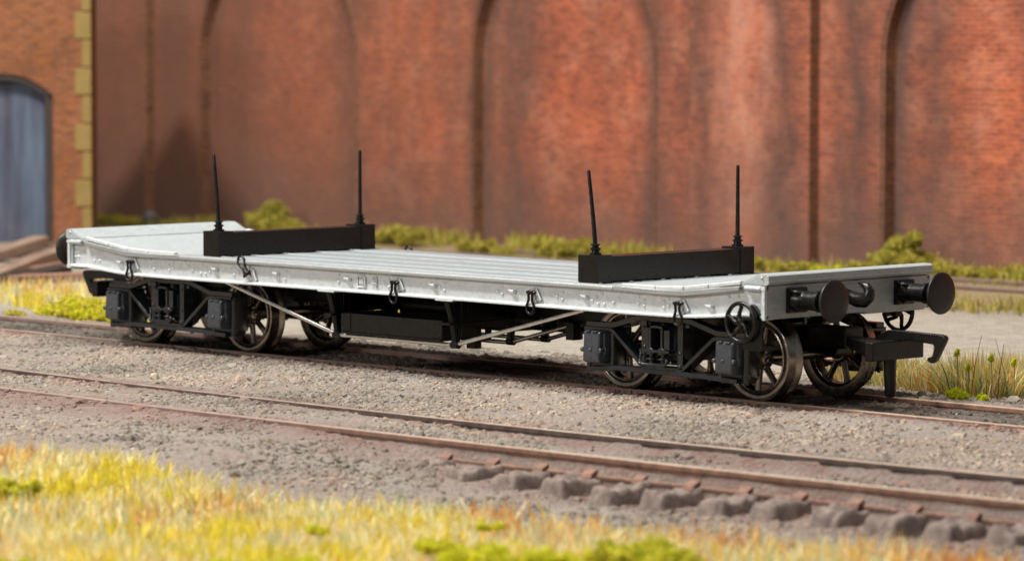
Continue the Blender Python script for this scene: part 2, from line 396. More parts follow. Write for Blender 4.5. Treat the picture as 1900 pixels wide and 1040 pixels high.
# deck: longitudinal planks in the well, plain boarded ends that ramp up
def deck():
    b = MB()
    for s in (-1, 1):   # rounded edge plank, full length of the well
        q = [(s*17.0, 15.12), (s*18.0, 15.12), (s*18.12, 15.2), (s*18.15, 15.55), (s*18.05, 15.72), (s*17.8, 15.84), (s*17.0, 15.84)]
        b.prism_x(q, -48.7, 48.7, 2)
    npl = 11; pw = 2*16.95/npl
    for i in range(npl):
        y0 = -16.95+i*pw; y1 = y0+pw
        g = 0.13
        zt = 15.76 + (0.06 if i % 2 else 0)
        # plank with rounded arrises
        pts = [(y0+g, 15.1), (y0+g, zt-0.22), (y0+g+0.12, zt-0.07), (y0+g+0.35, zt), (y1-g-0.35, zt), (y1-g-0.12, zt-0.07), (y1-g, zt-0.22), (y1-g, 15.1)]
        if i == 0: pts[0] = (y0, 15.1); pts[1] = (y0, zt-0.2); pts[2] = (y0+0.08, zt-0.06); pts[3] = (y0+0.3, zt)
        if i == npl-1: pts[7] = (y1, 15.1); pts[6] = (y1, zt-0.2); pts[5] = (y1-0.08, zt-0.06); pts[4] = (y1-0.3, zt)
        b.prism_x(pts, -48.8, 44.8)
        # a narrow batten standing a touch proud, as on the casting
        if 0 < i < npl-1:
            b.prism_x([(y0-0.13, 15.1), (y0-0.13, 15.70), (y0+0.13, 15.70), (y0+0.13, 15.1)], -48.7, 44.7)
    for yr in (-16.3, -9.8, -3.0, 4.2, 11.6):
        b.prism_x([(yr-0.36, 15.2), (yr-0.36, 15.80), (yr-0.24, 15.90), (yr-0.08, 15.95), (yr+0.08, 15.95), (yr+0.24, 15.90), (yr+0.36, 15.80), (yr+0.36, 15.2)], -48.75, 44.75, 0)
    return b.build('deck', ['deck', 'silver', 'edge'], wagon, ang=50)
deck()

# end ramps (one at each end): boarded surface, side kerb blocks, end board
RAMP = [(44.9, 15.1), (44.9, 15.76), (58.5, 15.74), (63.5, 15.95), (68, 16.45), (73.6, 17.35), (73.6, 16.4), (64.0, 14.95), (60, 14.9), (58, 14.95)]
for sg in (1, -1):
    rp = [(x if (sg > 0 or x > 45) else 48.95, z) for x, z in RAMP]
    b = MB(); b.prism_y(rp, -17.3, 17.3)
    o = b if sg > 0 else b.turn()
    ro = o.build('end_ramp', 'ramp', wagon, bev=0.05)
    # side kerb: strip + segmented chamfer blocks
    for s in (-1, 1):
        k = MB()
        ya, yb = (-18.15, -17.0) if s < 0 else (17.0, 18.15)
        strip = [(48.75, 15.12), (48.75, 15.82), (58, 15.72), (62.5, 15.85), (66, 16.2), (73.3, 17.0), (73.3, 16.35), (66, 15.38), (62.5, 15.02), (58, 14.98)]
        k.prism_y(strip, ya, yb, 1)
        segs = [(50.2, 56.8), (57.0, 62.3), (62.5, 67.1), (67.3, 73.3)]
        def zt(x): return 15.74 if x <= 57 else (15.74+(x-57)*0.04 if x < 62.5 else 15.96+(x-62.5)*0.122)
        for a, c in segs:
            yi = ya+0.28 if s < 0 else yb-0.28; yj = yi+0.9 if s < 0 else yi-0.9
            h = 0.42
            pts = [(a, zt(a)-0.1), (a, zt(a)+h), (a+0.15, zt(a)+h+0.05), (c-0.15, zt(c)+h+0.05), (c, zt(c)+h), (c, zt(c)-0.1)]
            k.prism_y(pts, min(yi, yj), max(yi, yj))
        (k if sg > 0 else k.turn()).build('kerb_strip', ['silver', 'edge'], wagon, bev=0.13, seg=3)
    # end board, tapered inner face and cast-on cheek knees
    e = MB()
    e.prism_y([(73.45, 16.9), (73.7, 17.55), (76.4, 18.72), (76.8, 18.86), (78.1, 18.86), (78.5, 18.6), (78.55, 17.5), (78.3, 17.3), (75, 16.9)], -17.75, 17.75)
    for s in (-1, 1):
        y0 = s*17.82
        e.prism_y([(73.9, 17.35), (76.9, 18.7), (77.6, 18.7), (77.6, 17.35)], min(y0, y0-s*0.5), max(y0, y0-s*0.5))
        e.tube([(74.2, s*17.75, 16.75), (77.2, s*17.75, 16.75)], 0.42, 8)
        e.dome((77.3, s*17.8, 18.3), 0.28, (0, s, 0))
    for z in (17.75,):
        e.prism_y([(78.3, z), (78.6, z+0.06), (78.6, z-0.06)], -17.6, 17.6)
    (e if sg > 0 else e.turn()).build('end_board', 'ramp', wagon, bev=0.10)

RIV = [(-76.6, 15.9), (-75.7, 15.8), (-76.6, 15.0), (-75.7, 15.1), (-76.6, 14.3), (-75.8, 14.3), (-70.5, 15.1), (-71.1, 14.7), (-71.7, 13.8), (-70.4, 13.8), (-57.2, 14.5), (-56.1, 14.0), (-57.1, 13.5), (-56.1, 13.2), (-52.4, 13.9), (-52.3, 13.2), (-51.4, 14.5), (-51.4, 13.6), (-47.4, 14.0), (-48.3, 14.6), (-46.4, 13.4), (-44.0, 14.4), (-43.0, 13.9), (-42.1, 13.4), (-44.4, 13.0), (-43.2, 13.0), (-36.1, 14.2), (-35.1, 13.7), (-36.1, 13.2), (-23.7, 14.3), (-22.7, 13.7), (-23.8, 13.1), (-11.3, 14.3), (-11.3, 13.3), (0.2, 14.3), (-0.8, 13.7), (0.2, 13.1), (12.5, 14.3), (11.5, 13.7), (12.5, 13.2), (24.0, 13.7), (25.0, 14.2), (25.0, 13.3), (37.6, 14.2), (36.5, 13.6), (37.6, 13.2), (44.5, 13.9), (45.6, 14.4), (43.7, 13.3), (44.9, 12.9), (46.1, 12.9), (48.0, 13.3), (49.1, 13.9), (53.0, 14.4), (54.1, 13.9), (53.0, 13.4), (54.1, 13.1), (58.0, 13.9), (58.9, 14.4), (58.9, 13.4), (58.0, 13.1), (70.5, 15.3), (72.3, 15.5), (76.0, 13.6)]
CLT = [(-64.9, 13.9), (-40.8, 13.9), (-25.9, 13.9), (-9.1, 13.9), (10.1, 13.9), (27.2, 13.9), (42.2, 13.9), (66.9, 13.8)]
RING = [(-61.3, 14.15, 0), (-31.9, 13.6, 1), (2.4, 13.95, 0), (32.0, 13.95, 0), (61.6, 13.95, 0)]

def zbot(x):
    a = abs(x)
    pts = [(0, 11.95), (52, 11.85), (60, 11.9), (64, 12.0), (72.6, 12.65), (78, 12.65)]
    for (x0, z0), (x1, z1) in zip(pts, pts[1:]):
        if a <= x1: return z0+(z1-z0)*(a-x0)/(x1-x0)
    return 12.65
def ztop(x):
    a = abs(x)
    if a < 60: return 15.08
    if a < 64: return 15.0
    return 15.0+(a-64)*0.165

def solebar(sgn):
    b = MB(); xs = [-77.9+i*155.8/60 for i in range(61)]
    web = [(x, zbot(x)+0.2) for x in xs] + [(x, min(ztop(x), 17.0)) for x in reversed(xs)]
    # web as strips
    for i in range(60):
        x0, x1 = xs[i], xs[i+1]
        vs = []
        for y in (-17.1, -16.4):
            vs += [(x0, y, zbot(x0)), (x1, y, zbot(x1)), (x1, y, min(ztop(x1), 17.0)), (x0, y, min(ztop(x0), 17.0))]
        b.add(vs, [(0, 1, 2, 3), (7, 6, 5, 4), (0, 4, 5, 1), (3, 2, 6, 7)])
        # bottom flange, slightly ragged lip
        vs = []
        def yl(x): return -17.95 + 0.05*mnoise.noise(Vector((x*0.7, sgn*3, 0)))
        for (x, ) in ((x0,), (x1,)):
            z = zbot(x)
            vs += [(x, yl(x), z), (x, yl(x)-0.02, z+0.22), (x, -17.75, z+0.40), (x, -17.25, z+0.52), (x, -16.0, z+0.5), (x, -16.0, z-0.02)]
        b.add(vs, [(k, (k+1) % 6, (k+1) % 6+6, k+6) for k in range(6)])
    # end flanges of the channel
    for s in (-1, 1):
        b.b2(s*77.35, s*77.9, -17.9, -16.0, 12.45, 16.95)
        b.b2(s*77.0, s*78.0, -17.98, -17.2, 12.42, 13.0)
        b.b2(s*77.0, s*78.0, -17.98, -17.2, 16.6, 17.1)
    for x, z in RIV: b.dome((x, -17.07, z), 0.34, (0, -1, 0), 0.85, 12)
    for i in range(24):
        x = -74+i*6.3
        if i % 3: b.dome((x+0.8*sin(i*2.2), -17.09, ztop(x)-0.28), 0.14, (0, -1, 0), 0.8, 6)
        b.dome((x+1.5, -17.72, zbot(x)+0.40), 0.15, (0, -0.6, 0.8), 0.7, 6)
    for x, z in CLT:   # little bow cleats
        b.tube([(x-0.75, -17.2, z+0.1), (x-0.45, -17.55, z+0.15), (x+0.1, -17.75, z+0.05), (x+0.5, -17.6, z-0.02), (x+0.7, -17.2, z-0.05)], [0.13, 0.17, 0.2, 0.3, 0.2], 8)
    for x, z, up in RING:   # triangular ring plates
        if up: tri = [(x+0.1, z+0.9), (x+0.7, z+0.7), (x+1.5, z-0.95), (x+1.2, z-1.2), (x-0.5, z-1.15)]
        else: tri = [(x-0.2, z+0.55), (x+0.45, z+0.6), (x+1.45, z-1.0), (x+1.2, z-1.25), (x-0.35, z-1.05)]
        b.prism_y(tri, -17.42, -17.05)
        b.tube([(tri[1][0], -17.45, tri[1][1]), (tri[2][0], -17.5, tri[2][1])], 0.13, 6)
        b.dome((tri[0][0]+0.2, -17.42, tri[0][1]), 0.22, (0, -1, 0), 0.9, 8); b.dome((tri[2][0]-0.1, -17.42, tri[2][1]+0.05), 0.22, (0, -1, 0), 0.9, 8)
    # number plate frame and label clip
    x0, x1, z0, z1 = -6.75, -5.05, 12.85, 14.45
    fr = [(x0, z0), (x0, z1), (x1, z1), (x1, z0)]
    b.tube([(x, -17.32, z) for x, z in [(x0+.2, z0), (x0, z0+.2), (x0, z1-.2), (x0+.2, z1), (x1-.2, z1), (x1, z1-.2), (x1, z0+.2), (x1-.2, z0)]], 0.15, 6, closed=True)
    b.b2(x0+0.35, x1-0.35, -17.34, -17.05, z0+0.4, z1-0.4)
    b.dome((x1+0.3, -17.09, 13.6), 0.2); b.dome((x0-0.25, -17.09, 13.7), 0.14); b.dome((x0+0.1, -17.3, z0-0.2), 0.18)
    b.tube([(-3.3, -17.3, 13.75), (-3.3, -17.3, 14.35), (-3.1, -17.3, 14.6), (-2.7, -17.3, 14.6), (-2.5, -17.3, 14.35), (-2.5, -17.3, 13.75)], 0.12, 6)
    b.b2(-3.05, -2.75, -17.4, -17.05, 13.8, 14.3)
    b.b2(-3.5, -2.35, -17.45, -17.05, 13.45, 13.7)
    b.tube([(-2.4, -17.3, 13.5), (-2.35, -17.3, 13.3), (-2.7, -17.3, 13.0), (-2.55, -17.3, 12.75)], 0.11, 6)
    # pads over the queen posts
    for x in (-13.3, 13.3): b.b2(x-1.9, x+1.9, -18.05, -16.2, 11.72, 11.98)
    b.mirror_y(sgn)
    o = b.build('solebar', 'silver', wagon, ang=40)
    for i, (x, z, up) in enumerate(RING):
        r = MB(); ang = math.radians(118) if up else math.radians(-90+3*sin(i*2))
        if up: ang = math.radians(123)
        d = Vector((cos(ang), 0, sin(ang))); n_ = Vector((-d.z, 0, d.x))
        P0 = Vector((x-0.1 if not up else x-0.15, -18.0, z))
        prof = [(0.0, 0.42), (0.5, 0.40), (1.0, 0.34), (1.45, 0.50), (1.95, 0.74), (2.4, 0.78), (2.85, 0.6), (3.12, 0.25)]
        pts = [P0+d*t+n_*w for t, w in prof] + [P0+d*t-n_*w for t, w in reversed(prof)]
        pts = [Vector((p.x, p.y-(0.12 if k % 2 else 0.1), p.z)) for k, p in enumerate(pts)]
        r.tube(pts, 0.205, 10)
        r.tube([P0-n_*0.85, P0-n_*0.6, P0+n_*0.6, P0+n_*0.9], [0.2, 0.3, 0.3, 0.22], 10)
        r.dome(P0+Vector((0.25, -0.2, 0.1)), 0.38, (0, -1, 0), 0.9, 10)
        r.tube([P0+Vector((0.15, 0.75, 0.05)), P0+Vector((0, -0.15, 0))], 0.24, 8)
        r.mirror_y(sgn); r.build('lashing_ring', 'black', o, ang=60)
    return o
solebar(-1); solebar(1)

# headstocks with draw hook
for sg in (1, -1):
    b = MB()
    b.b2(76.9, 78.0, -17.62, 17.62, 12.5, 17.15)
    for s in (-1, 1):
        for z in (13.7, 14.55, 15.4): b.dome((78.0, s*16.0, z), 0.2, (1, 0, 0), 0.8, 8)
    b.b2(77.98, 78.14, -3.2, 3.0, 13.35, 16.75)
    for y, z in ((2.4, 14.1), (2.4, 16.2)): b.dome((78.14, y, z), 0.2, (1, 0, 0), 0.8, 8)
    b.b2(76.0, 77.8, 3.5, 16.8, 12.2, 12.55)
    h = (b if sg > 0 else b.turn()).build('headstock', 'ramp', wagon, bev=0.08)
    k = MB()
    k.lathe([(0.01, -0.1), (1.1, -0.1), (1.1, 0.5), (0.95, 0.55), (0.95, 1.2), (0.7, 1.4), (0.01, 1.5)], (78.1, -1.6, 15.1), 'x', 18)
    hk = [(78.9, -1.6, 15.1), (79.8, -1.6, 14.9), (80.9, -1.6, 14.65), (82.1, -1.6, 14.65), (82.9, -1.6, 15.2), (83.05, -1.6, 16.0), (82.5, -1.6, 16.65), (81.7, -1.6, 17.0), (80.9, -1.6, 17.05)]
    k.tube(hk, [0.85, 0.98, 1.08, 1.08, 0.95, 0.78, 0.6, 0.38, 0.08], 14)
    (k if sg > 0 else k.turn()).build('draw_hook', 'black', h, bev=0)

# buffers
for sg in (1, -1):
    for y in (-11.6, 11.6):
        b = MB(); z = 15.0
        b.b2(77.95, 78.6, y-1.95, y+1.95, z-1.75, z+1.75)
        for a in (-1, 1):
            for c in (-1, 1): b.dome((78.6, y+a*1.5, z+c*1.35), 0.28, (1, 0, 0), 0.9, 8)
        b.lathe([(1.75, 78.5), (1.45, 79.2), (1.35, 80.0), (1.4, 80.05), (1.4, 80.15), (1.35, 80.2), (1.35, 82.3), (1.55, 82.35), (1.55, 82.9), (1.35, 83.0), (0.01, 83.0)], (0, y, z), 'x', 28)
        for t in (0.5, 1.5, 2.5, 3.5):
            a = t*pi/2+pi/4-pi/4; u = Vector((0, cos(a+pi/4*0), sin(a)))
            b.box((79.2, y+1.5*u.y, z+1.5*u.z), (1.3, 0.35, 0.35))
        bo = (b if sg > 0 else b.turn()).build('buffer', 'black', wagon, bev=0.08, ang=40)
        h = MB()
        h.lathe([(0.01, 82.9), (0.8, 82.9), (0.85, 83.9), (1.3, 84.25), (2.3, 84.55), (2.95, 84.95), (3.03, 85.15), (3.0, 85.3), (2.85, 85.38), (1.8, 85.47), (0.9, 85.5), (0.01, 85.51)], (0, y, z+0.15), 'x', 48)
        (h if sg > 0 else h.turn()).build('buffer_head', 'buffer', bo, ang=50)

# bolsters and stanchions
for i, xc in enumerate((-42.1, 42.5)):
    b = MB()
    b.b2(xc-1.85, xc+1.85, -14.0, 14.0, 15.98, 19.62)
    o = b.build('bolster', 'black', wagon, bev=0.10)
    for s in (-1, 1):
        c = MB(); c.b2(xc-1.98, xc+1.98, min(s*13.9, s*16.9), max(s*13.9, s*16.9), 15.86, 19.88)
        for z in (16.8, 19.0):
            for y in (14.4, 16.4): c.dome((xc+1.98, s*y, z), 0.12, (1, 0, 0), 0.7, 6)
        c.build('end_cap', 'black', o, bev=0.16, seg=3)
        st = MB(); y = s*15.3
        lean = (-1.45 if s < 0 and i == 1 else (-1.15 if s < 0 else 0.0)); tz = 32.1
        st.lathe([(0.9, 19.8), (0.9, 20.15), (0.62, 20.2), (0.58, 20.55), (0.8, 20.65), (0.8, 20.85), (0.52, 20.95), (0.5, 21.2), (0.72, 21.28), (0.72, 21.42), (0.4, 21.55), (0.01, 21.55)], (xc, y, 0), 'z', 18)
        pts = [(xc+lean*t**1.2, y, 20.8+(tz-20.8)*t) for t in (0, 0.25, 0.5, 0.75, 0.97, 1.0)]
        st.tube(pts, [0.36, 0.33, 0.30, 0.28, 0.26, 0.2], 10)
        for k in range(7): st.tube([Vector(pts[0]).lerp(Vector(pts[4]), (k+.5)/7.5)+Vector((0.0, 0, -0.12)), Vector(pts[0]).lerp(Vector(pts[4]), (k+.5)/7.5)+Vector((0, 0, 0.12))], 0.345-0.01*k, 8)
        st.build('stanchion', 'black', o, ang=50)

# underframe: floor pan, centre girders, cross members, box, queen posts, truss rods
b = MB(); b.b2(-76, 76, -16.3, 16.3, 13.2, 14.9); b.build('floor_pan', 'under', wagon)
b = MB()
for y in (-3.8, 3.8):
    b.prism_y([(-72, 12.4), (-72, 13.3), (72, 13.3), (72, 12.4), (42, 12.2), (36, 8.7), (-36, 8.7), (-42, 12.2)], y-0.5, y+0.5)
    b.b2(-36, 36, y-1.0, y+1.0, 8.4, 8.75)
for x in (-30, -21, -13.3, -4, 4, 13.3, 21, 30):
    b.b2(x-0.4, x+0.4, -3.4, 3.4, 9.2, 13.2)
b.b2(-12.5, 12.5, -3.2, 3.2, 6.2, 9.4)  # block added to keep the gap behind the box dark
for x in (-13.3, 13.3):
    b.b2(x-0.9, x+0.9, -16.2, 16.2, 11.9, 13.3)
    b.b2(x+0.15, x+0.35, -16.4, 16.4, 8.4, 12.0)
    for y in (-15.2, -13.4): b.b2(x-0.8, x+0.5, y-0.12, y+0.12, 8.5, 12)
    for s in (-1, 1): b.b2(x-0.35, x+0.35, s*4.2, s*16.0, 7.3, 8.3)
b.build('centre_girder', 'under', wagon, bev=0.05)
for s in (-1, 1):
    b = MB()
    b.b2(-11.4, 11.4, -16.5, -9.5, 5.65, 8.5)
    for x0, x1 in ((-11.35, -9.2), (9.1, 11.35)):
        b.b2(x0, x1, -16.62, -16.4, 5.85, 8.42)
        for x in (x0+0.45, x1-0.5):
            for z in (6.15, 6.45, 7.75, 8.1)[::1]:
                if z in (6.45, 7.75): continue
                b.dome((x, -16.62, z), 0.17, (0, -1, 0), 0.8, 8)
    for y in (-15.4, -13.4):
        for z in (6.2, 8.0): b.dome((11.4, y, z), 0.17, (1, 0, 0), 0.8, 8)
    b.b2(-11.2, 11.3, -16.75, -9.6, 5.38, 5.62)
    for k in range(4): b.b2(-8.2+k*5.6, -5.6+k*5.6, -16.95, -16.7, 5.44, 5.62)
    b.mirror_y(s); b.build('underframe_box', 'black', wagon, bev=0.06)
for x in (-13.3, 13.3):
    for y, near in ((-15.6, 1), (15.6, -1), (-3.9, 0), (3.6, 0)):
        b = MB()
        if near:
            s = -1 if near == 1 else 1
            b.tube([(x, s*17.3, 11.7), (x, s*16.6, 9.6), (x, s*16.2, 8.2), (x, s*15.8, 6.2), (x, s*15.6, 5.0)], [0.52, 0.46, 0.5, 0.5, 0.52], 8)
            b.tube([(x, s*14.4, 11.7), (x, s*14.5, 8.2), (x, s*15.1, 6.0), (x, s*15.5, 4.9)], [0.5, 0.45, 0.45, 0.48], 8)
            b.b2(x-1.0, x+0.7, min(s*17.5, s*14.0), max(s*17.5, s*14.0), 8.0, 8.35)
            b.box((x, s*17.2, 11.65), (2.6, 0.95, 0.28)); b.tube([(x-0.75, s*15.6, 4.95), (x+0.75, s*15.6, 4.95)], 0.55, 10)
        else:
            b.tube([(x, y-0.7, 9.0), (x, y, 4.9)], [0.45, 0.5], 8); b.tube([(x, y+0.7, 9.0), (x, y, 4.9)], [0.45, 0.5], 8)
            b.tube([(x-0.7, y, 4.8), (x+0.7, y, 4.8)], 0.55, 10)
        b.build('queen_post', 'under', wagon, ang=50)
for y in (-15.6, -3.9, 3.6, 15.6):
    b = MB(); zb = 5.05 if abs(y) > 10 else 4.75
    b.tube([(-39.8, y, 11.75), (-14.0, y, zb+0.1), (-13.1, y, zb-0.1), (13.1, y, zb-0.1), (14.0, y, zb+0.1), (40.6, y, 11.75)], 0.33, 12)
    b.build('truss_rod', 'rod', wagon, ang=60)
# brake gear lumps under the floor
b = MB()
for x, y, z0, z1, dx, dy in ((6.3, -5, 3.4, 8.4, 1.9, 1.4), (10.5, -6, 5.2, 8.4, 0.5, 1.0), (27.8, -5, 6.0, 8.6, 1.6, 1.6), (24.5, -7, 8.0, 9.4, 0.6, 3), (18, -6, 8.8, 11.6, 1.5, 1.2), (-22, -5, 6.2, 8.6, 1.8, 1.5), (-29, 4, 6.5, 8.6, 1.5, 1.5), (19, 4.5, 5.0, 8.6, 1.6, 1.4)):
    b.b2(x-dx/2, x+dx/2, y-dy/2, y+dy/2, z0, z1)
b.tube([(-40, -1.5, 7.0), (-20, -1.5, 7.0), (40, 1.0, 7.0)], 0.3, 8)
b.tube([(-6, -7, 9.6), (6, -7, 9.6)], [1.9, 1.9], 18)
b.tube([(10, -8, 9.2), (9.5, -8, 6.4), (9.2, -8, 5.9)], [0.2, 0.2, 0.05], 6)
b.build('brake_gear', 'under', wagon, bev=0.06)

# hand wheels
for (x, y, z, ph) in ((74.2, -18.7, 12.0, 0.4), (71.9, 18.0, 11.5, 0.1)):
    b = MB(); s = -1 if y < 0 else 1; R_ = 2.68
    b.tube([(x+R_*cos(t), y+0.0, z+R_*sin(t)) for t in [2*pi*k/36 for k in range(36)]], 0.30, 10, closed=True)
    b.tube([(x+(R_-0.03)*cos(t), y-s*0.25, z+(R_-0.03)*sin(t)) for t in [2*pi*k/36 for k in range(36)]], 0.2, 8, closed=True)
    for k in range(5):
        a = ph+2*pi*k/5
        P = []
        for j, (rr, da) in enumerate(((0.3, 0.5), (0.9, 0.35), (1.5, 0.05), (2.1, -0.12), (2.6, -0.08))):
            P.append((x+rr*cos(a+da), y-s*0.05, z+rr*sin(a+da)))
        b.tube(P, [0.42, 0.34, 0.29, 0.29, 0.36], 8)
    b.tube([(x, y+s*0.25, z), (x, y-s*0.5, z)], [0.42, 0.55], 14)
    b.tube([(x, y, z), (x+0.2, y-s*3.4, z-0.2)], 0.45, 10)
    hw = b.build('hand_wheel', 'black', wagon, ang=60)
    if s < 0:
        b = MB(); b.prism_y([(x+1.2, z+2.6), (x+2.0, z+2.3), (x+3.6, z+0.3), (x+3.6, z-0.4), (x+3.1, z-0.9), (x+3.4, z-3.4), (x-0.5, z-3.4), (x+0.6, z-1)], y+0.7, y+1.3)
        b.b2(x-0.3, x+3.3, -18, -14.2, z-3.9, z-3.2)
        b.build('bracket', 'black', hw, bev=0.1)
    else:
        b = MB(); b.b2(x-1.0, x+1.0, y-1.8, y-0.5, z-0.6, 12.6); b.build('bracket', 'black', hw, bev=0.1)

# ------------------------------------------------------------------ bogies
ZA = 6.15; RT = 6.15; WB2 = 13.05
def wheel_mb(s):
    """wheel on the side s (-1 near, +1 far); outer face at |y|=9.7, flange at 7.3..8"""
    b = MB()
    def Y(a): return s*a
    # tyre: from back face round the flange, tread, outer face, inner rim
    prof = [(4.95, 7.5), (5.2, 7.25), (6.4, 7.25), (6.72, 7.32), (6.85, 7.55), (6.72, 7.8), (6.35, 8.0), (6.22, 8.15), (RT, 8.4), (RT-0.05, 9.45), (RT-0.12, 9.65), (RT-0.3, 9.72), (5.35, 9.72), (5.2, 9.62), (5.02, 9.3), (4.95, 8.6), (4.95, 7.5)]
    b.lathe([(r, Y(a)) for r, a in prof], (0, 0, 0), 'y', 64, 0)
    b.lathe([(5.04, Y(9.55)), (4.88, Y(9.6)), (4.72, Y(9.5)), (4.68, Y(9.0)), (4.72, Y(7.9)), (5.0, Y(7.8))], (0, 0, 0), 'y', 64, 0)
    return b
def spokes_mb(s, ph):
    b = MB()
    b.lathe([(0.01, s*9.75), (0.9, s*9.75), (1.0, s*9.65), (1.45, s*9.35), (1.65, s*9.0), (1.65, s*7.9), (1.4, s*7.6), (0.01, s*7.6)], (0, 0, 0), 'y', 32)
    for k in range(8):
        a = ph+k*pi/4; d = Vector((cos(a), 0, sin(a))); t = Vector((-sin(a), 0, cos(a)))
        # oval tapering spoke
        n = 10; o = len(b.v)
        for rr, w, h, yc in ((1.3, 0.52, 0.55, 8.75), (2.4, 0.46, 0.5, 8.7), (3.9, 0.46, 0.45, 8.65), (4.85, 0.66, 0.5, 8.65)):
            for j in range(n):
                q = 2*pi*j/n
                b.v.append(tuple(d*rr+t*w*cos(q)+Vector((0, s*(yc+h*sin(q)), 0))))
        for i in range(3):
            for j in range(n):
                b.f.append((o+i*n+j, o+i*n+(j+1) % n, o+(i+1)*n+(j+1) % n, o+(i+1)*n+j)); b.m.append(0)
        b.dome(tuple(d*1.55+Vector((0, s*9.2, 0))), 0.42, (0, s, 0), 0.9, 10)
    return b

def side_frame(b):
    """near side frame, local u = x - bogie centre, built at y<0"""
    ya, yb = -15.3, -13.4
    # arch bar (top)
    b.bar_xz([(-15.6, 9.72), (-10.2, 9.78), (-5.2, 11.15), (5.2, 11.15), (10.2, 9.78), (15.6, 9.72)], 0.75, ya+0.2, yb)
    # second bar with the diagonals
    b.bar_xz([(-15.7, 9.12), (-10.4, 9.10), (-9.8, 8.9), (-4.3, 4.5), (-3.6, 4.15), (3.6, 4.15), (4.3, 4.5), (9.8, 8.9), (10.4, 9.10), (15.7, 9.12)], 0.55, ya-0.15, yb+0.1)
    # tie bar along the bottom
    b.bar_xz([(-14.6, 3.25), (-12.2, 3.40), (-9, 3.72), (-4, 3.68), (4, 3.62), (9, 3.55), (12.2, 3.35), (14.6, 3.25)], 0.66, ya-0.35, yb-0.2)
    # columns
    for u in (-3.6, 3.55): b.b2(u-0.5, u+0.5, ya-0.15, yb, 4.2, 10.9)
    for u in (-3.55, 3.6):
        for z in (4.75, 6.6, 10.0): b.dome((u, ya-0.15, z), 0.24, (0, -1, 0), 0.9, 8)
    b.b2(-5.0, -2.7, ya+0.2, yb, 10.2, 10.7); b.b2(2.7, 5.0, ya+0.2, yb, 10.2, 10.7)
    # centre casting: two plates, a window frame, two feet
    b.b2(-3.55, -2.15, ya-0.7, ya+0.2, 6.95, 9.95)
    b.b2(0.85, 1.95, ya-0.7, ya+0.2, 6.95, 9.75)
    for u in (-1.75, 0.55): b.b2(u-0.2, u+0.2, ya-0.9, ya+0.5, 6.9, 10.05)
    b.bar_xz([(-1.8, 9.7), (-1.6, 10.1), (-0.6, 10.2), (0.3, 10.1), (0.6, 9.7)], 0.35, ya-0.9, ya+0.3)
    b.b2(-3.8, 2.0, ya-0.95, ya+0.5, 6.45, 6.8)
    for u in (-1.9, 0.5): b.prism_y([(u-0.95, 6.75), (u-0.2, 7.15), (u+0.3, 7.15), (u+1.0, 6.75)], ya-1.0, ya-0.4)
    for u in (-0.85, 2.6):
        for z in (7.6, 8.4, 9.2): b.dome((u, ya+0.9, z), 0.2, (0, -1, 0), 1.0, 8)
    b.dome((-2.9, ya-0.7, 7.25), 0.25, (0, -1, 0), 0.8, 8)
    b.b2(-3.2, 3.2, -12.2, -11.6, 4.4, 10.8)
    # spring nest
    for u in (-2.05, 0.25):
        b.lathe([(0.75, 6.4), (0.75, 6.15), (0.32, 6.1), (0.32, 5.7), (0.8, 5.6), (0.8, 5.4), (0.36, 5.3), (0.36, 4.8)], (u, ya-0.2, 0), 'z', 14)
    b.tube([(-3.55, ya-0.5, 6.1), (-3.75, ya-0.75, 5.7), (-3.75, ya-0.75, 4.95), (-3.4, ya-0.8, 4.7), (1.0, ya-0.8, 4.7), (1.35, ya-0.75, 4.9), (1.4, ya-0.7, 5.6)], 0.22, 8)
    b.dome((-3.5, ya-0.8, 6.15), 0.28, (0, -1, 0), 1, 8); b.dome((-3.6, ya-0.9, 4.8), 0.3, (0, -1, 0), 1, 8)
    b.dome((1.5, ya-0.7, 5.3), 0.3, (0, -1, 0), 1, 8); b.dome((2.1, ya-0.5, 5.1), 0.3, (0, -1, 0), 1, 8)
    for u in (-8.5, -5, 5, 8.5): b.tube([(u, ya+0.8, 3.4), (u, ya+0.8, 2.95)], [0.45, 0.3], 8)
    for s in (-1, 1):   # horn castings behind the boxes and vertical bolts
        u = s*WB2
        b.b2(u-1.8, u+1.8, -14.75, -11.0, 3.7, 8.9)
        for du in (-2.35, 2.35):
            b.tube([(u+du, -14.5, 3.0), (u+du, -14.5, 9.3)], 0.46, 12)
            b.tube([(u+du, -14.2, 2.75), (u+du, -14.2, 3.1)], 0.28, 8)
            b.tube([(u+du, -14.2, 3.55), (u+du, -14.2, 4.4)], 0.58, 12)
        b.prism_y([(u-2.6, 3.7), (u+2.6, 3.7), (u+1.9, 2.9), (u-1.9, 2.9)], -14.6, -12.0)
        b.b2(u-3.0, u+3.0, -14.8, -11.6, 9.0, 9.35)

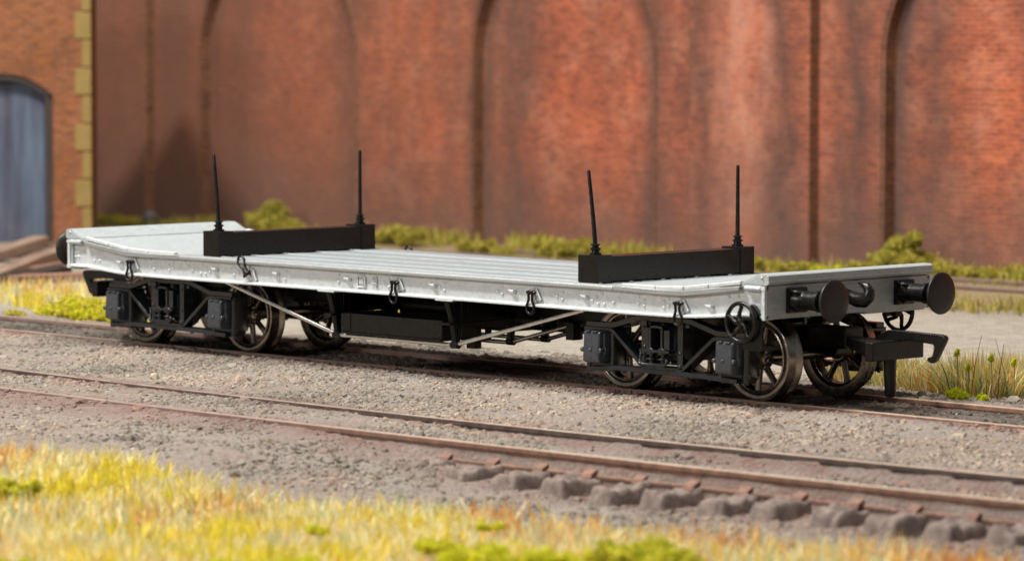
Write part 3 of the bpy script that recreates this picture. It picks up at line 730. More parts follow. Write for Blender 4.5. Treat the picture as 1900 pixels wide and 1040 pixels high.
def axlebox_mb(u):
    b = MB()
    vs = []
    for y, hw, z0, z1 in ((-14.7, 1.75, 4.1, 8.9), (-16.2, 1.62, 4.25, 8.85), (-16.55, 1.62, 4.5, 8.8), (-16.75, 1.45, 4.8, 8.6)):
        sh = 0.12
        vs += [(u-hw-sh, y, z0), (u+hw-sh, y, z0), (u+hw+sh, y, z1), (u-hw+sh, y, z1)]
    fs = [(0, 3, 2, 1), (12, 13, 14, 15)]
    for i in range(3):
        for j in range(4): fs.append((i*4+j, i*4+(j+1) % 4, (i+1)*4+(j+1) % 4, (i+1)*4+j))
    b.add(vs, fs)
    b.b2(u-1.05, u-0.1, -16.95, -15.6, 8.72, 8.95); b.b2(u+0.25, u+1.35, -16.95, -15.6, 8.72, 8.95)
    b.b2(u+1.6, u+2.0, -15.9, -14.6, 5.4, 8.6)
    b.dome((u-0.1, -16.72, 6.15), 0.3, (0, -1, 0), 0.9, 10)
    for du in (-1.9, 1.75):
        b.tube([(u+du, -15.4, 6.1), (u+du, -16.7, 6.1), (u+du, -16.8, 6.1)], [0.42, 0.36, 0.2], 8)
        b.b2(u+du-0.45, u+du+0.45, -15.9, -15.5, 5.7, 6.6)
    return b

for xc, ph in ((56.05, 0.0), (-54.8, 0.25)):
    root = MB()
    side_frame(root)
    other = MB(); side_frame(other); other.mirror_y(1)
    root.add(other.v, other.f)
    # bolster beam and transoms across
    root.b2(-3.0, 3.0, -13.2, 13.2, 5.2, 9.6)
    root.b2(-4.4, 4.4, -6, 6, 9.4, 12.9)
    root.shift(xc)
    bg = root.build('bogie', 'slate', wagon, bev=0.07, ang=35)
    for sy in (-1, 1):
        for sx in (-1, 1):
            a = axlebox_mb(sx*WB2).mirror_y(sy).shift(xc)
            a.build('axle_box', 'slate2', bg, bev=0.10)
    for k, sx in enumerate((-1, 1)):
        xa = xc+sx*WB2
        ax = MB(); ax.lathe([(0.01, -12.5), (0.5, -12.5), (0.6, -9.6), (1.15, -9.4), (1.15, -7.4), (0.85, -7.3), (0.85, 7.3), (1.15, 7.4), (1.15, 9.4), (0.6, 9.6), (0.5, 12.5), (0.01, 12.5)], (xa, 0, ZA), 'y', 20)
        ax.build('axle', 'wheel', bg, ang=50)
        for sy in (-1, 1):
            wm = wheel_mb(sy); n0 = len(wm.f)
            sp = spokes_mb(sy, 0.06+ph+0.2*k*sy)
            o = len(wm.v); wm.v += sp.v; wm.f += [tuple(i+o for i in f) for f in sp.f]; wm.m += [1]*len(sp.f)
            wm.shift(xa, 0, ZA)
            wm.build('wheel', ['wheel', 'web'], bg, ang=45)
            br = MB(); br.lathe([(0.5, sy*9.9), (1.25, sy*9.9), (1.25, sy*11.0), (0.9, sy*11.1), (0.5, sy*11.1)], (xa, 0, ZA), 'y', 24)
            br.build('bearing', 'brass', bg, ang=50)

# couplings
for sg in (1, -1):
    b = MB()
    b.b2(69.0, 71.0, -3.4, 3.4, 6.4, 10.0)                 # pocket carrier
    b.b2(58, 70, -2.0, 2.0, 9.0, 10.3)
    b.b2(71.0, 79.0, -1.9, 1.9, 7.6, 10.55)                # rounded socket
    b.prism_x([(-1.9, 6.6), (1.9, 6.6), (1.4, 7.6), (-1.4, 7.6)], 71.5, 77)
    # shank widening to the bar
    vs = [(78.5, -1.5, 8.0), (78.5, 1.5, 8.0), (78.5, 1.5, 9.3), (78.5, -1.5, 9.3), (85.8, -5.3, 6.9), (85.8, -3.4, 6.9), (85.8, -3.4, 9.15), (85.8, -5.3, 9.15)]
    b.add(vs, [(0, 1, 2, 3), (7, 6, 5, 4), (0, 4, 5, 1), (1, 5, 6, 2), (2, 6, 7, 3), (3, 7, 4, 0)])
    b.add([(79, -1.4, 8.5), (79, 1.4, 8.5), (86, 3.0, 8.7), (86, -5.2, 8.7), (79, -1.4, 9.15), (79, 1.4, 9.15), (86, 3.0, 9.12), (86, -5.2, 9.12)], [(0, 1, 2, 3), (7, 6, 5, 4), (0, 4, 5, 1), (1, 5, 6, 2), (2, 6, 7, 3), (3, 7, 4, 0)])
    b.b2(85.6, 87.1, -5.6, 5.6, 6.5, 9.2)
    cp = (b if sg > 0 else b.turn()).build('coupling', 'black', wagon, bev=0.22, seg=3)
    h = MB()
    h.prism_y([(79.5, 9.1), (82.5, 9.2), (85.0, 10.55), (86.2, 10.62), (94.6, 10.45), (95.2, 10.3), (95.5, 9.95), (95.3, 9.5), (93.7, 6.7), (93.1, 6.35), (92.5, 6.45), (92.2, 6.9), (92.4, 7.15), (92.9, 7.2), (93.2, 7.5), (93.5, 8.6), (93.3, 9.0), (89, 9.25), (86.5, 9.2), (84.5, 9.0), (82, 8.5), (79.5, 8.5)], 0.0, 0.95)
    (h if sg > 0 else h.turn()).build('coupling_hook', 'black', cp, bev=0.12)
    p = MB(); p.tube([(85.4, 0.2, 6.8), (85.4, 0.2, 5.0), (85.5, 0.2, 1.6), (85.5, 0.2, 1.2), (85.5, 0.2, 1.05)], [0.95, 0.9, 0.78, 0.7, 0.4], 16)
    (p if sg > 0 else p.turn()).build('drop_pin', 'black', cp, ang=50)

# ================================================================== GROUND
def vnoise(x, y, seed=0):
    """vectorised value noise"""
    xi = np.floor(x).astype(np.int64); yi = np.floor(y).astype(np.int64); fx = x-xi; fy = y-yi
    fx = fx*fx*(3-2*fx); fy = fy*fy*(3-2*fy)
    def h(a, b):
        n = (a*374761393+b*668265263+seed*974634777) & 0x7fffffff
        n = ((n ^ (n >> 13))*1274126177) & 0x7fffffff
        return ((n ^ (n >> 16)) & 0xffff)/65535.0
    return (h(xi, yi)*(1-fx)+h(xi+1, yi)*fx)*(1-fy)+(h(xi, yi+1)*(1-fx)+h(xi+1, yi+1)*fx)*fy
def fbm(x, y, sc, oc=4, seed=0):
    s = 0; a = 0.5; t = 0
    for i in range(oc): s = s+a*vnoise(x*sc, y*sc, seed+i); t += a; a *= 0.55; sc *= 2.03
    return s/t
def yfar(x): return -58.2+0.00030*(x-52)**2
def ynear(x): return -76.3+0.00022*(x-70)**2
def sm(a, b, x):
    t = np.clip((x-a)/(b-a), 0, 1); return t*t*(3-2*t)
def height(x, y, fine=True):
    z = -1.0+0.5*(fbm(x, y, 0.07, 3, 5)-0.5)*np.where(np.abs(y) < 12, 0.3, 1)
    z = z + 0.66*sm(-26, -13, y)*(1-sm(-9.6, -9.0, y))+0.62*sm(9.0, 9.8, y)*(1-sm(14, 24, y))           # firm dusty shoulder by the near running rail
    z = z + 0.30*sm(-8.6, -7.4, y)*(1-sm(7.4, 8.6, y))
    yf, yn = yfar(x), ynear(x)
    right = sm(40, 110, x)
    inner = sm(0, 1.2, y-yn-0.6)*(1-sm(0, 0.8, y-yf+1.4))
    z = z + inner*(0.62-1.7*right)
    buried = 1+0.45*(1-sm(-30, 70, x))*fbm(x, y, 0.12, 3, 90)*1.6
    z = z + 0.72*buried*np.exp(-((y-yf-1.5)/5.0)**2)*(y > yf-0.3)
    front = 1-sm(-1.8, -0.7, y-yn)
    z = z + front*0.72*buried*np.exp(-((y-yn)/8.0)**2)*(1-right) - (1-sm(-1.2, -0.4, y-yn))*(3.3*sm(48, 95, x))
    z = z - 1.2*(1-sm(-118, -95, y))
    hump = fbm(x, y, 0.12, 3, 31)
    z = z + front*right*1.6*(hump-0.5)
    if fine:
        amp = 0.42+0.5*(1-sm(-90, -82, y))
        z = z + amp*(fbm(x, y, 0.8, 4, 17)-0.5)*1.3
    z = np.where(y > 30, -1.0+0.35*(fbm(x, y, 0.08, 4, 9)-0.5)*1.0, z*(1-sm(20, 30, y))+(-1.0+0.35*(fbm(x, y, 0.08, 4, 9)-0.5))*sm(20, 30, y))
    return z

def quad_grid(name, xs, ys):
    X, Y = np.meshgrid(xs, ys); Z = height(X, Y)
    nx, ny = len(xs), len(ys)
    co = np.stack([X.ravel(), Y.ravel(), Z.ravel()], 1)
    i = np.arange(nx-1)[None, :]+np.arange(ny-1)[:, None]*nx
    f = np.stack([i, i+1, i+1+nx, i+nx], -1).reshape(-1, 4)
    return np_mesh(name, co, f)
def np_mesh(name, co, f, tint=None, smooth=False):
    me = bpy.data.meshes.new(name); k = f.shape[1]
    me.vertices.add(len(co)); me.vertices.foreach_set('co', co.astype(np.float32).ravel())
    me.loops.add(f.size); me.loops.foreach_set('vertex_index', f.astype(np.int32).ravel())
    me.polygons.add(len(f)); me.polygons.foreach_set('loop_start', np.arange(0, f.size, k, dtype=np.int32))
    me.polygons.foreach_set('use_smooth', np.full(len(f), smooth))
    if tint is not None:
        at = me.attributes.new('tint', 'FLOAT_COLOR', 'POINT')
        at.data.foreach_set('color', np.concatenate([tint, np.ones((len(tint), 1))], 1).astype(np.float32).ravel())
    me.update(calc_edges=True); me.validate()
    o = bpy.data.objects.new(name, me); col.objects.link(o); return o
def axis(fine0, fine1, st, lo, hi):
    a = list(np.arange(fine0, fine1+1e-6, st)); d = st
    b = a[-1]
    while b < hi: d *= 1.12; b += d; a.append(b)
    c = a[0]; d = st; pre = []
    while c > lo: d *= 1.12; c -= d; pre.append(c)
    return np.array(pre[::-1]+a)
g = quad_grid('ground', axis(-130, 215, 0.62, -1200, 900), axis(-112, 34, 0.5, -420, 900))
for p in (g,): p.data.materials.append(M['ground']); p.data.polygons.foreach_set('use_smooth', [True]*len(p.data.polygons)); tag(p, kind='structure')

# camera frame test to keep the loose scatter where it can be seen
CP = Vector((450.955, -432.353, 55.85)); yaw, pit, rol = math.radians(45.594), math.radians(3.895), math.radians(0.082)
FW = Vector((-sin(yaw)*cos(pit), cos(yaw)*cos(pit), -sin(pit))); RTV = Vector((cos(yaw), sin(yaw), 0)); UPV = RTV.cross(FW)
RT2 = RTV*cos(rol)+UPV*sin(rol); UP2 = -RTV*sin(rol)+UPV*cos(rol)

# gravel chips
def gravel(n, boxes, smin, smax, seed):
    r = np.random.default_rng(seed); X = []; Y = []
    tot = sum((b[1]-b[0])*(b[3]-b[2])*b[4] for b in boxes)
    for x0, x1, y0, y1, wgt in boxes:
        k = int(n*(x1-x0)*(y1-y0)*wgt/tot); X.append(r.uniform(x0, x1, k)); Y.append(r.uniform(y0, y1, k))
    X = np.concatenate(X); Y = np.concatenate(Y)
    dens = fbm(X, Y, 0.10, 4, 41)
    keep = r.random(len(X)) < np.clip((dens-0.38)*5.0, 0.10, 1)
    for rail, wd in ((lambda x: -9.2+0*x, 1.3), (lambda x: 9.2+0*x, 1.3), (yfar, 1.4), (ynear, 1.6)):
        keep &= np.abs(Y-rail(X)) > wd*0.75
    X = X[keep]; Y = Y[keep]; n = len(X)
    t = (1+5**0.5)/2
    ico = np.array([(-1, t, 0), (1, t, 0), (-1, -t, 0), (1, -t, 0), (0, -1, t), (0, 1, t), (0, -1, -t), (0, 1, -t), (t, 0, -1), (t, 0, 1), (-t, 0, -1), (-t, 0, 1)])/1.9
    fc = np.array([(0, 11, 5), (0, 5, 1), (0, 1, 7), (0, 7, 10), (0, 10, 11), (1, 5, 9), (5, 11, 4), (11, 10, 2), (10, 7, 6), (7, 1, 8), (3, 9, 4), (3, 4, 2), (3, 2, 6), (3, 6, 8), (3, 8, 9), (4, 9, 5), (2, 4, 11), (6, 2, 10), (8, 6, 7), (9, 8, 1)])
    s = smin+(smax-smin)*r.random(n)**2.6; s = np.where(r.random(n) < 0.004, r.uniform(1.4, 2.4, n), s)
    sc = np.stack([s*r.uniform(0.75, 1.3, n), s*r.uniform(0.75, 1.3, n), s*r.uniform(0.6, 1.0, n)], 1)
    P = ico[None]*(1+r.uniform(-0.24, 0.24, (n, 12, 1)))*sc[:, None, :]*0.5
    a = r.uniform(0, 2*pi, n); ca, sa = np.cos(a)[:, None], np.sin(a)[:, None]
    Px = P[..., 0]*ca-P[..., 1]*sa; Py = P[..., 0]*sa+P[..., 1]*ca
    Z = height(X, Y)
    co = np.stack([Px+X[:, None], Py+Y[:, None], P[..., 2]+(Z-s*0.10)[:, None]], -1).reshape(-1, 3)
    F = (fc[None]+(np.arange(n)*12)[:, None, None]).reshape(-1, 3)
    pal = np.array([(0.37, 0.31, 0.25), (0.30, 0.25, 0.205), (0.42, 0.36, 0.295), (0.25, 0.205, 0.17), (0.36, 0.25, 0.185), (0.46, 0.38, 0.29), (0.20, 0.165, 0.14), (0.36, 0.33, 0.29)])
    c = pal[r.integers(0, len(pal), n)]*r.uniform(0.62, 1.12, (n, 1))*0.84
    c = c*0.62+np.array([(0.29, 0.24, 0.195)])*0.38
    rust = np.zeros(n)
    for rail, wd in ((lambda x: -10.5+0*x, 5.5), (lambda x: ynear(x)-3.0, 11.0), (yfar, 5.5)): rust = np.maximum(rust, np.clip(1-np.abs(Y-rail(X))/wd, 0, 1))
    rust *= np.clip(fbm(X, Y, 0.15, 3, 77)*2.2-0.3, 0, 1)
    c = c*(1-rust[:, None]*0.75)+np.array([(0.20, 0.105, 0.09)])*rust[:, None]*0.75
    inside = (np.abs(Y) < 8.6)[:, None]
    c = np.where(inside, c*0.38, c)  # wagon's shadow put into the chips between its rails
    pale = (r.random(n) < 0.006) & (s < 0.8); c[pale] = (0.50, 0.45, 0.39)
    tz = fbm(X, Y, 0.05, 3, 55)[:, None]; c = c*(0.62+0.72*tz)*np.where(tz > 0.55, np.array([(1.02, 0.98, 0.95)]), np.array([(0.96, 1.0, 1.0)]))
    return co, F, np.repeat(c, 12, 0)
co, F, ct = gravel(150000, [(-130, 200, -60, 12, 1.0), (-60, 215, -106, -60, 0.8), (-60, 130, 10, 34, 0.8)], 0.26, 1.15, 3)
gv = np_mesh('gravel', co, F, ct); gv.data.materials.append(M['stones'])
tag(gv, 'grey brown ballast chips scattered between the tracks', 'gravel', kind='stuff')

# ------------------------------------------------------------------ tracks
def rail_mb(yf, x0, x1, h=2.6, st=4.0):
    b = MB(); prof = [(-1.0, -h), (1.0, -h), (1.0, -h+0.3), (0.22, -h+0.6), (0.22, -0.75), (0.48, -0.6), (0.48, -0.1), (0.38, 0), (-0.38, 0), (-0.48, -0.1), (-0.48, -0.6), (-0.22, -0.75), (-0.22, -h+0.6), (-1.0, -h+0.3)]
    n = len(prof); xs = list(np.arange(x0, x1+0.1, st)); o = 0
    for x in xs:
        for dy, z in prof: b.v.append((float(x), float(yf(x))+dy, z))
    for i in range(len(xs)-1):
        for k in range(n):
            b.f.append((i*n+k, i*n+(k+1) % n, (i+1)*n+(k+1) % n, (i+1)*n+k)); b.m.append(1 if k == 7 else 0)
    return b
def track(label, rails, x0, x1, sleepers, zs=-2.45, name='railway_track', ys=None, rot=0):
    t = empty(name, (0, 0, 0)); tag(t, label, 'railway track')
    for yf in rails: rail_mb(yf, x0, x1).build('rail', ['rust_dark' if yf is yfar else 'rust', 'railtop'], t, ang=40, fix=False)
    for x, yc, L in sleepers:
        hwx = 1.45+0.25*random.random(); gx = np.linspace(-4.2, 4.2, 34); gy = np.linspace(-L/2-2.4, L/2+2.4, 130)
        GX, GY = np.meshgrid(gx, gy)
        dx = np.clip(np.abs(GX)-hwx+0.5*(fbm(GX+x, GY, 0.5, 2, 4)-.5), 0, 9); dy = np.clip(np.abs(GY)-L/2+1.2*(fbm(GX+x, GY, 0.35, 2, 8)-.3), 0, 9); dd = np.sqrt(dx**2+dy**2)
        GZ = zs-0.05-3.4*(1-np.exp(-(dd/0.9)**2))+1.4*(fbm(GX+x, GY+yc, 0.5, 2, 14)-0.5)+0.75*(fbm(GX+x, GY+yc, 1.5, 3, 24)-0.5)
        border = (np.abs(GX) > 4.1) | (np.abs(GY) > L/2+2.35); GZ[border] = zs-5
        a0 = random.uniform(-.03, .03)
        cc = np.stack([GX*cos(a0)-GY*sin(a0)+x, GX*sin(a0)+GY*cos(a0)+yc, GZ], -1).reshape(-1, 3)
        nx = len(gx); ii = np.arange(nx-1)[None, :]+np.arange(len(gy)-1)[:, None]*nx
        sp_ = np_mesh('sleeper', cc, np.stack([ii, ii+1, ii+1+nx, ii+nx], -1).reshape(-1, 4), smooth=True)
        sp_.data.materials.append(M['sleeper']); sp_.parent = t
        for yf in rails:
            y = float(yf(x)); ch = MB()
            ch.prism_x([(y-1.9, zs-0.3), (y+1.9, zs-0.3), (y+1.6, zs+0.4), (y+0.6, zs+0.95), (y-0.6, zs+0.95), (y-1.6, zs+0.4)], x-0.9, x+0.9)
            ch.build('rail_chair', 'rust', sp_, bev=0.2)
    return t
track('rusty track in the gravel under the silver wagon', [lambda x: -9.2, lambda x: 9.2], -480, 320, [])
sl = [(x, (yfar(x)+ynear(x))/2-0.6, 32.5) for x in np.arange(76.5, 240, 8.55)]
track('rusty foreground track with dusty sleepers showing at the right', [yfar, ynear], -320, 300, sl)
track('rusty brown track beyond the road at the foot of the arched wall', [lambda x: 199.0, lambda x: 216.0], -230, 120, [(x, 207.5, 30) for x in np.arange(-90, -12, 9.0)], name='railway_track')

# ------------------------------------------------------------------ vegetation
def blades(name, X, Y, Z, L, wid, lean, pal, seed, label, cat='grass', kind='stuff', splay=None):
    r = np.random.default_rng(seed); n = len(X)
    a = r.uniform(0, 2*pi, n); d = np.stack([np.cos(a), np.sin(a)], 1)
    if splay is not None: d = splay
    ln = lean*r.random(n)**1.0*L
    f = r.uniform(0, 2*pi, n); wv = np.stack([np.cos(f), np.sin(f)], 1)*wid/2
    co = np.zeros((n, 5, 3))
    base = np.stack([X, Y], 1)
    co[:, 0, :2] = base-wv; co[:, 1, :2] = base+wv
    m_ = base+d*(ln*0.35)[:, None]; co[:, 2, :2] = m_-wv*0.75; co[:, 3, :2] = m_+wv*0.75
    co[:, 4, :2] = base+d*ln[:, None]
    vz = np.sqrt(np.maximum(L**2-ln**2, (0.2*L)**2))
    co[:, 0, 2] = Z; co[:, 1, 2] = Z; co[:, 2, 2] = Z+vz*0.55; co[:, 3, 2] = Z+vz*0.55; co[:, 4, 2] = Z+vz
    tri = np.array([(0, 1, 3), (0, 3, 2), (2, 3, 4)])
    F = (tri[None]+(np.arange(n)*5)[:, None, None]).reshape(-1, 3)
    pal = np.array(pal); pk = (fbm(X+seed*7, Y, 0.085, 3, seed)*2.0-0.5)*len(pal)+r.normal(0, 1.3 if n > 3000 else 6.0, n)
    if n <= 3000: pk = np.mod(pk, len(pal))
    c = pal[np.clip(pk, 0, len(pal)-1).astype(int)]*r.uniform(0.8, 1.2, (n, 1))
    o = np_mesh(name, co.reshape(-1, 3), F, np.repeat(c, 5, 0)); o.data.materials.append(M['blades'])
    tag(o, label, cat, kind=kind); return o
PAL = [(0.86, 0.76, 0.08), (0.95, 0.76, 0.10), (0.95, 0.78, 0.26), (0.97, 0.92, 0.62), (0.97, 0.88, 0.52), (0.66, 0.72, 0.50), (0.96, 0.70, 0.18), (0.97, 0.82, 0.45), (0.90, 0.48, 0.14), (0.72, 0.42, 0.20)]
# foreground static grass mat
n = 150000
X = rng.uniform(10, 235, n); Y = rng.uniform(-215, -84, n)
edge = np.interp(X, [0, 50, 95, 145, 190, 230], [-129, -120, -110, -104.5, -101, -99]) - 6*(fbm(X, Y*0, 0.08, 3, 3)-0.5)
D = (X-CP.x)*FW.x+(Y-CP.y)*FW.y
k = (Y < edge-rng.random(n)**2*0-np.abs(rng.normal(0, 1.6, n))) & (D > 300) & (fbm(X, Y, 0.14, 3, 60)*1.6-0.25 > rng.random(n)*0.6)
U = ((X-CP.x)*RTV.x+(Y-CP.y)*RTV.y)/D; k &= np.abs(U) < 0.19
X, Y = X[k], Y[k]
blades('grass', X, Y, height(X, Y, False), rng.uniform(1.8, 4.2, len(X))*(0.6+0.9*fbm(X, Y, 0.16, 3, 71)), 0.5, 0.85, PAL, 5, 'straw yellow grass mat blurred along the bottom of the picture')

def foam(name, spots, label, cat, pal, seed, leaf=0.5, dens=260, kind=None, group=None, wig=0.25):
    """crumbly flock foliage: many small leaf faces through several uneven lumps"""
    r = np.random.default_rng(seed); co = []; ct = []; pal = np.array(pal)
    cx = sum(s[0] for s in spots)/len(spots); cy = sum(s[1] for s in spots)/len(spots); cz = min(s[2]-s[5] for s in spots)
    for (x, y, z, rx, ry, rz) in spots:
        n = int(dens*(rx*ry*rz)**0.667*1.3)
        d = r.normal(size=(n, 3)); d /= np.linalg.norm(d, axis=1)[:, None]
        rr = r.random(n)**0.4
        lump = 1+wig*np.sin(d[:, 0]*5+seed)*np.cos(d[:, 2]*4+x)+wig*0.8*np.sin(d[:, 1]*9+y)*np.cos(d[:, 0]*8)
        p = d*rr[:, None]*lump[:, None]*np.array([rx, ry, rz])+np.array([x, y, z])
        a = r.normal(size=(n, 3)); a /= np.linalg.norm(a, axis=1)[:, None]
        c = np.cross(a, r.normal(size=(n, 3))); c /= np.linalg.norm(c, axis=1)[:, None]
        L = leaf*r.uniform(0.5, 1.3, (n, 1))
        q = np.stack([p-a*L*0.5, p+c*L*0.45, p+a*L*0.6, p-c*L*0.4], 1)
        co.append(q.reshape(-1, 3)); shade = pal[r.integers(0, len(pal), n)]*r.uniform(0.75, 1.2, (n, 1)); ct.append(np.repeat(shade, 4, 0))
    co = np.concatenate(co)-np.array([cx, cy, cz]); ct = np.concatenate(ct)
    o = np_mesh(name, co, np.arange(len(co)).reshape(-1, 4), ct); o.data.materials.append(M['foam']); o.location = (cx, cy, cz)
    tag(o, label, cat, group=group, kind=kind); return o
LIME = [(0.60, 0.66, 0.02), (0.72, 0.74, 0.03), (0.50, 0.56, 0.02), (0.80, 0.76, 0.06)]
OLIVE = [(0.48, 0.42, 0.07), (0.36, 0.33, 0.05), (0.56, 0.50, 0.09), (0.62, 0.54, 0.13)]
def lumps(x, y, z, R_, n, seed, flat=0.7, sp=1.0):
    r = random.Random(seed); out = []
    for i in range(n):
        a = r.uniform(0, 2*pi); d = R_*sp*r.random()**0.6; s = R_*r.uniform(0.28, 0.55)
        out.append((x+d*cos(a), y+d*sin(a)*0.7, z+s*flat+r.random()*R_*0.45*flat, s, s, s*flat))
    return out
def pix(u, v, z=-1.0):
    """point of the ground plane under a measured photo position"""
    d = FW+RT2*((u-950)/7459.329)-UP2*((v-520)/7459.329); t = (z-CP.z)/d.z; return CP.x+d.x*t, CP.y+d.y*t
# foreground lime flock in the grass
fg = [(880, 1085, 7, 5.0), (1010, 1080, 6, 4.0), (1200, 1075, 7, 5.0), (430, 1085, 6, 3.5), (30, 930, 5, 3.0), (800, 1035, 4, 2.4), (1120, 1060, 5, 2.6), (560, 1080, 5, 3), (30, 1080, 5, 3.2), (590, 1000, 3, 1.6), (915, 995, 3, 1.6)]
labs = ['large lime green moss clump in the grass at the bottom centre', 'lime green moss clump in the bottom grass, right of the large one', 'olive green moss clump at the bottom, rightmost in the grass',
        'lime green moss clump at the bottom, left of centre', 'yellow green moss clump at the left edge in front of the gravel', 'lime green moss tuft standing in the straw grass at centre', 'small lime moss clump between two larger bottom clumps',
        'lime moss clump half sunk in the bottom grass left of centre', 'yellow green moss clump in the bottom left corner', 'tiny lime moss dot in the straw grass', 'small lime moss tuft high in the straw grass below the track']
for i, (u, v, n_, R_) in enumerate(fg):
    x, y = pix(u, v, -2.5); foam('moss_clump', lumps(x, y, -2.0, R_*0.8, n_+5, i+20, 0.62, 1.25), labs[i], 'moss', [(0.80, 0.78, 0.04), (0.66, 0.70, 0.03), (0.88, 0.80, 0.10)] if i not in (2, 4) else [(0.70, 0.68, 0.05), (0.56, 0.57, 0.04), (0.80, 0.72, 0.10)], 30+i, 0.55, 200, group='lime green moss clumps')
# tufts beside the wagon's track, right
def tuft(u, v, R_, n_, L, seed, label, name='grass_tuft'):
    r = np.random.default_rng(seed); x, y = pix(u, v)
    a = r.uniform(0, 2*pi, n_); d = R_*np.sqrt(r.random(n_)); X = x+d*np.cos(a)*1.5*0.8; Y = y+d*np.sin(a)*0.8
    Z = height(X, Y, False)
    sp = np.stack([np.cos(a), np.sin(a)], 1)*0.7+r.normal(size=(n_, 2))*0.45
    o = blades(name, X-x, Y-y, Z+1.0, L*r.uniform(0.45, 1.1, n_), 0.2, 0.75, [(0.86, 0.62, 0.12), (0.20, 0.42, 0.30), (0.92, 0.74, 0.28), (0.62, 0.60, 0.12), (0.90, 0.50, 0.14), (0.36, 0.48, 0.20), (0.94, 0.84, 0.50), (0.72, 0.46, 0.24)], seed, label, 'grass tuft', None, sp)
    del_kind(o); o.location = (x, y, -1.0); o['group'] = 'grass tufts beside the wagon track'
def del_kind(o):
    if 'kind' in o: del o['kind']
tuft(1655, 712, 5.5, 900, 5.4, 81, 'straw and green grass tuft behind the black coupling pin')
tuft(1715, 722, 4.0, 450, 4.6, 82, 'low sparse grass tuft between the coupling pin and the large tuft')
tuft(1815, 730, 6.5, 1500, 6.6, 83, 'large orange green grass tuft at the right beyond the rail')
tuft(1905, 728, 6.0, 1200, 6.4, 84, 'grass tuft cut by the right edge of the picture')
tuft(1560, 705, 4.0, 300, 4.4, 85, 'grass tuft seen through the spokes of the front wheel')
x, y = pix(1777, 748); foam('moss_clump', lumps(x, y, -0.9, 1.7, 8, 91, 0.9), 'lime flock clump at the foot of the large grass tuft, left one', 'moss', LIME, 91, 0.22, 900, group='lime green moss clumps')
x, y = pix(1830, 752); foam('moss_clump', lumps(x, y, -0.9, 1.3, 7, 92, 0.9), 'lime flock clump at the foot of the large grass tuft, right one', 'moss', LIME, 92, 0.22, 900, group='lime green moss clumps')
# flower heads floating on stems in the big tuft
for i, (u, v, h) in enumerate(((1775, 740, 5.6), (1838, 742, 5.0), (1880, 745, 4.6), (1795, 742, 3.6))):
    x, y = pix(u, v)
    o = foam('weed_stem', [(x, y, h, 0.45, 0.45, 0.5), (x+0.2, y, h+0.5, 0.3, 0.3, 0.3)], ['tall yellow green weed head over the large tuft, leftmost of three', 'yellow green weed head in the middle of the large tuft', 'small weed head near the right edge above the grass', 'low weed head inside the large grass tuft'][i], 'weed', LIME, 95+i, 0.22, 700, group='weeds standing in the grass tufts')
    s = MB(); s.tube([(0, 0, -h-0.5), (0.1, 0, -h/2), (0, 0, 0.3)], 0.06, 5); s.build('stem', 'quoin', o)
for i, (u, v, L_, ln) in enumerate(((1800, 742, 9.5, 1.4), (1768, 740, 7.5, -2.6), (1872, 744, 9.0, -1.8), (1850, 742, 8.2, 0.8), (1895, 744, 7.8, 2.2))):
    x, y = pix(u, v); s = MB(); s.tube([(0, 0, -0.3), (ln*0.3, ln*0.3, L_*0.5), (ln*0.8, ln*0.8, L_)], [0.09, 0.07, 0.03], 5)
    o = s.build('grass_stalk', ['quoin', 'rust_dark'][i % 2]); o.location = (x, y, -1)
    tag(o, ['pale upright dry stalk standing tallest in the large tuft', 'dark stalk leaning left out of the large tuft', 'dry stalk leaning left near the right edge', 'dark upright stalk in the right half of the large tuft', 'pale stalk leaning right at the right edge'][i], 'grass stalk', group='dry stalks in the large grass tuft')
# lime patch beyond the track, left
for i, (u, v, R_, n_) in enumerate(((100, 588, 5.0, 7), (165, 596, 7.0, 12), (30, 592, 3.2, 4), (205, 600, 4.5, 7), (235, 608, 4, 5))):
    x, y = pix(u, v); foam('moss_clump', lumps(x, y, -1, R_*0.8, n_+2, 50+i, 0.5, 1.2), ['lime flock clump behind the left rail, below the planks', 'large lime flock clump beside the far left bogie', 'pale yellow flock clump at the left edge behind the rail', 'lime flock clump right behind the leftmost wheel', 'lime flock clump seen between the left bogie wheels'][i], 'moss', [(0.72, 0.72, 0.03), (0.58, 0.62, 0.02), (0.84, 0.76, 0.08), (0.80, 0.62, 0.14)] if i != 2 else [(0.7, 0.6, 0.15), (0.65, 0.6, 0.1)], 60+i, 0.5, 200, group='lime green moss clumps')
n = 16000; X = rng.uniform(-230, -95, n); Y = rng.uniform(20, 110, n)
k = fbm(X, Y, 0.05, 3, 8)+0.15 > rng.random(n)*0.6+0.2; X, Y = X[k], Y[k]; k = (Y-14 > -(X+100)*0.30) ; X, Y = X[k], Y[k]
Dd = (X-CP.x)*FW.x+(Y-CP.y)*FW.y; k = (Dd > 738) & (Dd < 796+rng.normal(0, 5, len(X))); X, Y = X[k], Y[k]
blades('grass_patch', X, Y, height(X, Y, False), rng.uniform(1.8, 4.2, len(X)), 0.35, 0.6, PAL, 9, 'pale straw grass patch behind the left rail below the timber pile')
n = 12000; X = rng.uniform(-190, 40, n); Y = rng.uniform(150, 238, n)
k = fbm(X, Y, 0.045, 4, 18) > 0.42+0.25*rng.random(n); k &= (np.abs(Y-199) > 3) & (np.abs(Y-216) > 3); X, Y = X[k], Y[k]
blades('grass_patch', X, Y, height(X, Y, False), rng.uniform(1.2, 3.2, len(X)), 0.4, 0.7, [(0.40, 0.36, 0.08), (0.5, 0.40, 0.12), (0.30, 0.32, 0.05)], 19, 'olive grass verge beyond the road, around the rear track')
n = 16000; X = rng.uniform(-390, 10, n); Y = rng.uniform(219, 233, n)
